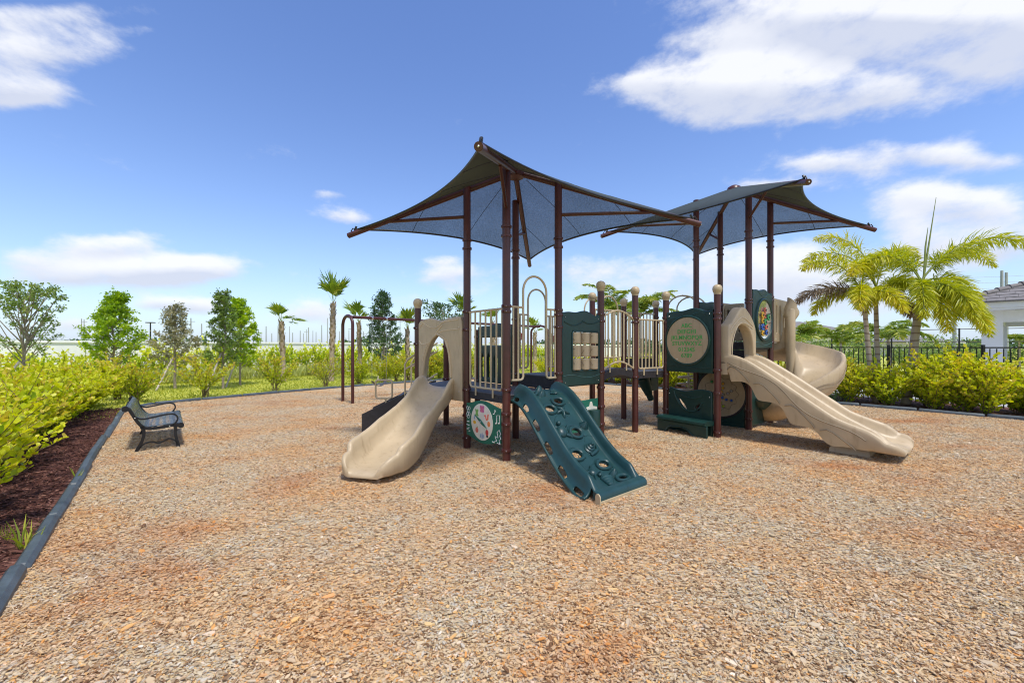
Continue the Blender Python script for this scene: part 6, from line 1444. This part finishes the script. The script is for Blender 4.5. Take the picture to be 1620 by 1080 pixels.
def pavilion():
    root = thing('pavilion', 'white pavilion with square columns and a grey tiled hip roof at the right edge', 'pavilion')
    W, D, He = 6.4, 5.2, 3.0; x0, y0 = 0.0, 0.0; OV = 1.0
    for (px_, py_) in ((x0, y0), (x0 + W, y0), (x0, y0 + D), (x0 + W, y0 + D)):
        mb = MB(); mb.box(px_ - .26, px_ + .26, py_ - .26, py_ + .26, -.1, He); col = mb.build('column', M['white_paint'], root, smooth=False)
        mb = MB(); mb.box(px_ - .32, px_ + .32, py_ - .32, py_ + .32, -.1, .35); mb.build('column_base', M['white_paint'], col, smooth=False)
    for (a, b, c, d) in ((x0 - .22, x0 + W + .22, y0 - .22, y0 + .22), (x0 - .22, x0 + W + .22, y0 + D - .22, y0 + D + .22)):
        mb = MB(); mb.box(a, b, c, d, He - .42, He - .003); mb.build('beam', M['white_paint'], root, smooth=False)
    for xx in (x0, x0 + W):
        mb = MB(); mb.box(xx - .218, xx + .218, y0 + .225, y0 + D - .225, He - .42, He - .003); mb.build('beam', M['white_paint'], root, smooth=False)
    mb = MB(); mb.box(x0 - OV + .15, x0 + W + OV - .15, y0 - OV + .15, y0 + D + OV - .15, He, He + .06); mb.build('soffit', M['white_paint'], root, smooth=False)
    mb = MB(); mb.box(x0 - OV + .12, x0 + W + OV - .12, y0 - OV + .12, y0 + D + OV - .12, He + .063, He + .27); mb.build('fascia', M['white_paint'], root, smooth=False)
    # hip roof in stepped tile courses
    ex0, ex1, ey0, ey1 = x0 - OV, x0 + W + OV, y0 - OV, y0 + D + OV; n = 11; mid = (ey0 + ey1) / 2; run = (ey1 - ey0) / 2; sl = math.tan(R(21)); rf = None
    zb = He + .275
    bm_ = MB(); r_ = run; bm_.add([(ex0, ey0, zb), (ex1, ey0, zb), (ex1, ey1, zb), (ex0, ey1, zb), (ex0 + r_, mid, zb + r_ * sl), (ex1 - r_, mid, zb + r_ * sl)], [(0, 1, 5, 4), (1, 2, 5), (2, 3, 4, 5), (3, 0, 4), (3, 2, 1, 0)])
    rf = bm_.build('roof', M['roof_tile'], root, smooth=False)
    cnt = 0
    for i in range(n):
        t0, t1 = run * i / n, run * (i + 1.12) / n
        for side in range(4):
            if side == 2: continue
            if side == 0: A, B = Vector((ex0 + t0, ey0 + t0, 0)), Vector((ex1 - t0, ey0 + t0, 0)); up = Vector((0, 1, 0))
            elif side == 1: A, B = Vector((ex0 + t0, ey1 - t0, 0)), Vector((ex0 + t0, ey0 + t0, 0)); up = Vector((1, 0, 0))
            else: A, B = Vector((ex1 - t0, ey0 + t0, 0)), Vector((ex1 - t0, ey1 - t0, 0)); up = Vector((-1, 0, 0))
            L = (B - A).length; d = (B - A).normalized(); m_ = max(1, int(L / .42)); off = .5 if i % 2 else 0
            for k in range(m_):
                s0, s1 = L * k / m_ + .004, L * (k + 1) / m_ - .004
                q0 = A + d * s0; q1 = A + d * s1; w = min(1.0, (t1 - t0))
                z0_, z1_ = zb + t0 * sl, zb + t1 * sl; lift = random.uniform(0, .006)
                s2, s3 = max(s0, min(t1 - t0, L / 2)) if k == 0 else s0, (min(s1, L - (t1 - t0)) if k == m_ - 1 else s1)
                if k == 0: s2 = min(s2, s1 - .01)
                if k == m_ - 1: s3 = max(s3, s0 + .01)
                u0, u1 = A + d * s2 + up * (t1 - t0), A + d * s3 + up * (t1 - t0)
                tl = MB(); T = .035
                tl.add([q0 + Vector((0, 0, z0_ + .004)), q1 + Vector((0, 0, z0_ + .004)), u1 + Vector((0, 0, z1_ + .004)), u0 + Vector((0, 0, z1_ + .004)), q0 + Vector((0, 0, z0_ + T + lift)), q1 + Vector((0, 0, z0_ + T + lift)), u1 + Vector((0, 0, z1_ + .012 + lift)), u0 + Vector((0, 0, z1_ + .012 + lift))],
                       [(0, 3, 2, 1), (4, 5, 6, 7), (0, 1, 5, 4), (1, 2, 6, 5), (2, 3, 7, 6), (3, 0, 4, 7)])
                if cnt < 290: tl.build('roof_tile', M['roof_tile'], rf, smooth=False); cnt += 1
    for (A, B) in (((ex0, ey0), (ex0 + run, mid)), ((ex0, ey1), (ex0 + run, mid)), ((ex1, ey0), (ex1 - run, mid))):
        A = Vector((*A, zb + .03)); B = Vector((*B, zb + run * sl + .03)); L = (B - A).length; d = (B - A).normalized(); m_ = int(L / .40)
        for k in range(m_):
            p0 = A + d * (L * k / m_); p1 = A + d * (L * (k + 1.08) / m_); tl = MB(); tl.tube([p0 + Vector((0, 0, .035)), p1 + Vector((0, 0, .0))], [.11, .09], 10); tl.build('hip_tile', M['roof_tile'], rf, ang=50)
    ml = MB(); ml.ball((x0 + 1.9, y0 + .9, He - .10), .10, 12, 6); ml.tube([(x0 + 1.9, y0 + .9, He - .08), (x0 + 1.9, y0 + .9, He)], .03); ml.build('ceiling_camera', M['deck_black'], root)
    ml = MB(); ml.box(x0 + .55, x0 + .95, y0 - .55, y0 - .40, He - .012, He - .001); ml.build('soffit_vent', M['concrete'], root, smooth=False)
    ml = MB(); ml.box(x0 - .12, x0 + .10, y0 - .30, y0 - .262, 2.2, 2.45); ml.build('junction_box', M['white_paint'], root, smooth=False)
    cx, _ = at(1570, 15.6); root.location = (cx, 15.6, 0); root.rotation_euler = (0, 0, math.atan2(-QD.y, -QD.x))
pavilion()
def house(label, px, Z, w, h, roof_h, dep=9):
    x, y = at(px, Z); root = thing('house', label, 'house', (x, y + dep / 2, 0)); mb = MB(); mb.box(x - w / 2, x + w / 2, y, y + dep, -.1, h); wl = mb.build('wall', M['house_wall'], root, smooth=False)
    e = .7; r_ = min(w, dep) / 2 + e; mid = y + dep / 2; mb = MB(); xa, xb, ya, yb = x - w / 2 - e, x + w / 2 + e, y - e, y + dep + e
    mb.add([(xa, ya, h), (xb, ya, h), (xb, yb, h), (xa, yb, h), (xa + r_, mid, h + roof_h), (xb - r_, mid, h + roof_h)], [(0, 1, 5, 4), (1, 2, 5), (2, 3, 4, 5), (3, 0, 4), (3, 2, 1, 0)]); mb.build('roof', M['roof_tile'], root, smooth=False)
    mb = MB(); mb.box(xa + .02, xb - .02, ya + .02, ya + .12, h - .28, h - .004); mb.build('fascia', M['white_paint'], root, smooth=False)
    n = int(w / 2.6)
    for i in range(n):
        for z in ((1.0, 2.2), (3.9, 5.2)):
            if z[1] > h - .4: continue
            xc = x - w / 2 + (i + .5) * w / n; mb = MB(); mb.box(xc - .6, xc + .6, y - .05, y + .02, z[0], z[1]); wn = mb.build('window', M['white_paint'], root, smooth=False)
            mb = MB(); mb.box(xc - .52, xc + .52, y - .07, y - .055, z[0] + .08, z[1] - .08); mb.build('pane', M['window_glass'], wn, smooth=False)
house('far white house with a grey hip roof seen right of the spiral slide', 1296, 62, 9.5, 3.9, 1.7)
house('far low house with a grey roof seen left of the pavilion', 1475, 75, 9.0, 2.6, 1.2)
# utility poles far off
def pole(px, ptop, Z, r_, label, group, mat='pole_grey', arms=True):
    x, y = at(px, Z); h = zpx(ptop, Z); mb = MB(); mb.lathe([(r_, -.1), (r_ * .6, h)], (x, y, 0), 8); root = thing('utility_pole', label, 'utility pole', (x, y, 0), group); mb.build('shaft', M[mat], root)
    if arms: mb = MB(); mb.obox((x, y, h - .8), (.9, 0, 0), (0, .06, 0), (0, 0, .06)); mb.build('crossarm', M[mat], root, smooth=False)
    return x, y, h
FP = 'slender grey utility pole in the far-off cluster beyond the white wall'
rs = random.Random(3)
for px_, pt in [(129, 504), (133, 505), (302, 503), (319, 512), (413, 525), (421, 516), (430, 527), (440, 515), (458, 516), (463, 526), (475, 523), (480, 527), (485, 521), (488, 518), (495, 523), (500, 525), (509, 514), (518, 503), (531, 505), (537, 524), (543, 523), (556, 516), (575, 524), (633, 505), (590, 522), (617, 520), (660, 515), (680, 512), (540, 512), (552, 522)]:
    pole(px_, pt, rs.uniform(95, 150), rs.uniform(.12, .20), FP, 'far utility poles', arms=rs.random() < .35)
w_ends = []
for px_, pt, lb in ((1510, 436, 'pale concrete pole rising over the leaning palm, left of the pavilion'), (1585, 428, 'pale concrete pole over the pavilion roof, left one of the pair'), (1592, 431, 'pale concrete pole over the pavilion roof, right one of the pair')):
    w_ends.append(pole(px_, pt, 40, .17, lb, None, arms=False))
root = thing('overhead_wires', 'thin overhead power lines strung between the pale concrete poles', 'power lines', (w_ends[0][0], w_ends[0][1], 0))
for k in range(5):
    mb = MB(); z = w_ends[0][2] - .2 - k * .55; xs = np.linspace(0, 1, 14)
    mb.tube([(w_ends[0][0] + (t * 2 - 1) * 14, 40 + (t * 2 - 1) * .3, z + .25 * (t * 2 - 1) + .5 * ((t * 2 - 1) ** 2 % 1)) for t in np.linspace(.15, .95, 14)], .012, 4); mb.build('wire', M['concrete'], root)
def lamp(px, ptop, Z, label):
    x, y = at(px, Z); h = zpx(ptop, Z); root = thing('street_lamp', label, 'street lamp', (x, y, 0), 'dark lamp posts beyond the wall'); mb = MB(); mb.lathe([(.07, -.1), (.045, h)], (x, y, 0), 8); mb.build('post', M['fence_black'], root)
    mb = MB(); mb.obox((x, y, h + .04), (.30, 0, 0), (0, .14, 0), (0, 0, .035)); mb.build('lamp_head', M['fence_black'], root, smooth=False)
lamp(238, 511, 34, 'dark flat-headed lamp post between the bright tree and the grey oak'); lamp(585, 514, 40, 'dark flat-headed lamp post beneath the swing beam'); lamp(873, 528, 55, 'dark flat-headed lamp post glimpsed through the entry arch')
# far tree line beyond the wall
def far_trees():
    global rng
    rng = np.random.default_rng(9); parts = []
    for i in range(70):
        px_ = rng.uniform(-200, 1800); Z = rng.uniform(85, 170); x, y = at(px_, Z); h = rng.uniform(2.2, 4.0) * Z / 110; w = h * rng.uniform(1.0, 2.2); n = 260
        g = rng.normal(size=(n, 3)); g = unit(g) * rng.uniform(.5, 1, (n, 1)); P_ = np.stack([x + g[:, 0] * w, y + g[:, 1] * w * .5, h * .5 + g[:, 2] * h * .5], 1); parts.append(leaves(P_, rng.normal(size=(n, 3)), np.full(n, h * .28), 'oval', .3, .2))
    tag(put('far_trees', np_mesh('far_trees', *join(parts), 'dark_leaf'), None), kind='stuff')
    parts = []
    for i in range(34):       # greenery beyond the court fence
        px_ = rng.uniform(1225, 1900); Z = rng.uniform(29, 46); x, y = at(px_, Z); h = rng.uniform(1.4, 3.0); w = h * rng.uniform(.5, .9); n = 420
        g = rng.normal(size=(n, 3)); g = unit(g) * rng.uniform(.4, 1, (n, 1)); P_ = np.stack([x + g[:, 0] * w, y + g[:, 1] * w, h * .5 + g[:, 2] * h * .5], 1); parts.append(leaves(P_, rng.normal(size=(n, 3)), np.full(n, .22), 'oval', .3, .2))
    tag(put('distant_shrubbery', np_mesh('distant_shrubbery', *join(parts), 'oak_leaf'), None), kind='stuff')
far_trees()

# ------------------------------------------------------------------ loose ground pieces: wood chips, dark mulch, grass
def chip_protos(pre, mat, long):
    col = bpy.data.collections.new(pre + '_chips'); rs = random.Random(21)
    for k in range(6):
        n = rs.choice((5, 6, 7)); L = rs.uniform(.85, 1.25); Wd = rs.uniform(.38, .62) / long * (.38 if k == 5 else 1); L *= (1.7 if k == 5 else 1); T = rs.uniform(.07, .14) / long
        ring = [(L * .5 * math.cos(a) * rs.uniform(.75, 1.1), Wd * .5 * math.sin(a) * rs.uniform(.75, 1.15)) for a in [2 * math.pi * i / n + rs.uniform(-.25, .25) for i in range(n)]]
        mb = MB(); mb.loft([[(x, y, -T / 2) for x, y in ring], [(x * .93, y * .9, T / 2 + rs.uniform(-.02, .03)) for x, y in ring]]); me = mb.mesh('wood_chip', False); me.materials.append(M[mat])
        col.objects.link(bpy.data.objects.new('wood_chip', me))
    return col
def scatter(name, pts, rot, scl, col):
    n = len(pts); me = bpy.data.meshes.new(name); me.vertices.add(n); me.vertices.foreach_set('co', pts.astype(np.float32).ravel())
    a = me.attributes.new('rot', 'FLOAT_VECTOR', 'POINT'); a.data.foreach_set('vector', rot.astype(np.float32).ravel())
    a = me.attributes.new('scl', 'FLOAT', 'POINT'); a.data.foreach_set('value', scl.astype(np.float32))
    a = me.attributes.new('pick', 'INT', 'POINT'); a.data.foreach_set('value', rng.integers(0, 6, n).astype(np.int32)); me.update()
    ng = bpy.data.node_groups.new(name, 'GeometryNodeTree'); ng.interface.new_socket('Geometry', in_out='INPUT', socket_type='NodeSocketGeometry'); ng.interface.new_socket('Geometry', in_out='OUTPUT', socket_type='NodeSocketGeometry')
    N = ng.nodes; L = ng.links; gi = N.new('NodeGroupInput'); go = N.new('NodeGroupOutput'); ip = N.new('GeometryNodeInstanceOnPoints'); ci = N.new('GeometryNodeCollectionInfo'); ci.inputs[0].default_value = col; ci.inputs[1].default_value = True; ci.inputs[2].default_value = True
    def na(nm, t):
        q = N.new('GeometryNodeInputNamedAttribute'); q.data_type = t; q.inputs[0].default_value = nm
        return next(s for s in q.outputs if s.enabled and s.name == 'Attribute')
    e2r = N.new('FunctionNodeEulerToRotation'); L.new(na('rot', 'FLOAT_VECTOR'), e2r.inputs[0])
    L.new(gi.outputs[0], ip.inputs['Points']); L.new(ci.outputs[0], ip.inputs['Instance']); ip.inputs['Pick Instance'].default_value = True; L.new(na('pick', 'INT'), ip.inputs['Instance Index']); L.new(e2r.outputs[0], ip.inputs['Rotation']); L.new(na('scl', 'FLOAT'), ip.inputs['Scale']); L.new(ip.outputs[0], go.inputs[0])
    o = bpy.data.objects.new(name, me); COL.objects.link(o); m_ = o.modifiers.new('scatter', 'NODES'); m_.node_group = ng; return tag(o, kind='stuff')
rng = np.random.default_rng(11)
def sample_depth(n, z0, z1, power, side=1.60):
    u = rng.random(n); y = (z0 ** power + (z1 ** power - z0 ** power) * u) ** (1 / power); x = (rng.random(n) * 2 - 1) * (y * side + .4); return np.stack([x, y], 1)
pts = sample_depth(CHIPS, 1.7, 16.0, 0.9); pts = pts[poly_in(pts, MULCH)]; n = len(pts)
P3_ = np.concatenate([pts, rng.uniform(.002, .016, (n, 1))], 1)
rot = np.stack([rng.normal(0, .24, n), rng.normal(0, .24, n), rng.uniform(0, 6.28, n)], 1)
scatter('wood_chips', P3_, rot, .0162 * np.exp(rng.normal(0, .42, n)) * (1 + .020 * np.maximum(0, pts[:, 1] - 3)), chip_protos('wood', 'mulch_chip', 1.0))
bed = offset_line(-2.6, 11.6, 0.10, 2.2); pts = np.stack([rng.uniform(-12, -1, 150000), rng.uniform(.5, 12, 150000)], 1); pts = pts[poly_in(pts, bed)]; pts = pts[rng.random(len(pts)) < np.clip(6.0 / pts[:, 1], 0, 1)]; n = len(pts)
scatter('dark_mulch', np.concatenate([pts, rng.uniform(-.02, .012, (n, 1))], 1), np.stack([rng.normal(0, .3, n), rng.normal(0, .3, n), rng.uniform(0, 6.28, n)], 1), .040 * np.exp(rng.normal(0, .4, n)), chip_protos('bark', 'bark_chip', 1.9))
def tufts():
    global rng
    rng = np.random.default_rng(4); parts = []
    n = 90000; s = rng.uniform(-6, 46, n); w = rng.uniform(1.6, 14, n); x = WALL0.x + WD.x * s + WN.x * w; y = WALL0.y + WD.y * s + WN.y * w
    P_ = np.stack([x, y, np.full(n, -.06)], 1); keep = ~poly_in(P_[:, :2], MULCH); P_ = P_[keep]; n = len(P_)
    D = rng.normal(0, .6, (n, 3)); D[:, 2] = 1; parts.append(leaves(P_, D, rng.uniform(.05, .11, n), 'long', .2, .1))
    tag(put('lawn_grass', np_mesh('lawn_grass', *join(parts), 'grass_leaf'), None), kind='stuff')
tufts()
def weed(label, px, py, seed, n, h):
    global rng
    rng = np.random.default_rng(seed); Z = 1139 / (py - HZ); x, y = at(px, Z); az = rng.uniform(0, 6.28, n); sp = rng.uniform(.2, .9, n)
    P_ = np.stack([x + rng.normal(0, .03, n), y + rng.normal(0, .03, n), np.full(n, -.02)], 1); D = np.stack([np.cos(az) * sp, np.sin(az) * sp, np.ones(n)], 1)
    tag(put('weed_tuft', np_mesh('weed_tuft', *leaves(P_, D, h * rng.uniform(.5, 1.1, n), 'blade', .2, .1), 'grass_leaf'), None), label, 'weed', 'weeds in the dark mulch')
weed('taller grassy weed growing beside the border timbers in the dark mulch', 40, 862, 1, 16, .26); weed('thin wispy weed in the dark mulch, nearer the bench', 120, 762, 2, 7, .22); weed('tiny weed tuft in the dark mulch at the left edge', 8, 850, 3, 9, .14)
def border_liriope():
    global rng
    rng = np.random.default_rng(8); q = right_pt(.15, .45); n = 160; az = rng.uniform(0, 6.28, n); P_ = np.stack([q[0] + rng.normal(0, .12, n), q[1] + rng.normal(0, .12, n), np.zeros(n)], 1); D = np.stack([np.cos(az) * .7, np.sin(az) * .7, np.ones(n)], 1)
    tag(put('grass_clump', np_mesh('grass_clump', *leaves(P_, D, rng.uniform(.25, .5, n), 'blade', .2, .1), 'dark_leaf'), None), 'dark green grassy clump at the foot of the slim palms', 'grass clump')
border_liriope()
# tiny joined fittings, too small to be told apart one by one
for o in list(scene.objects):
    if o.type == 'MESH' and o.parent is not None and o.name.split('.')[0] in ('bolt_heads', 'mounting_tab', 'groove_shade_line', 'music_note_print', 'honeycomb_print', 'flower_print', 'moulded_line', 'stems', 'branches', 'frond', 'foliage', 'crown'):
        if o.name.split('.')[0] in ('bolt_heads', 'mounting_tab', 'groove_shade_line', 'honeycomb_print', 'flower_print', 'music_note_print', 'moulded_line'): o['kind'] = 'stuff'
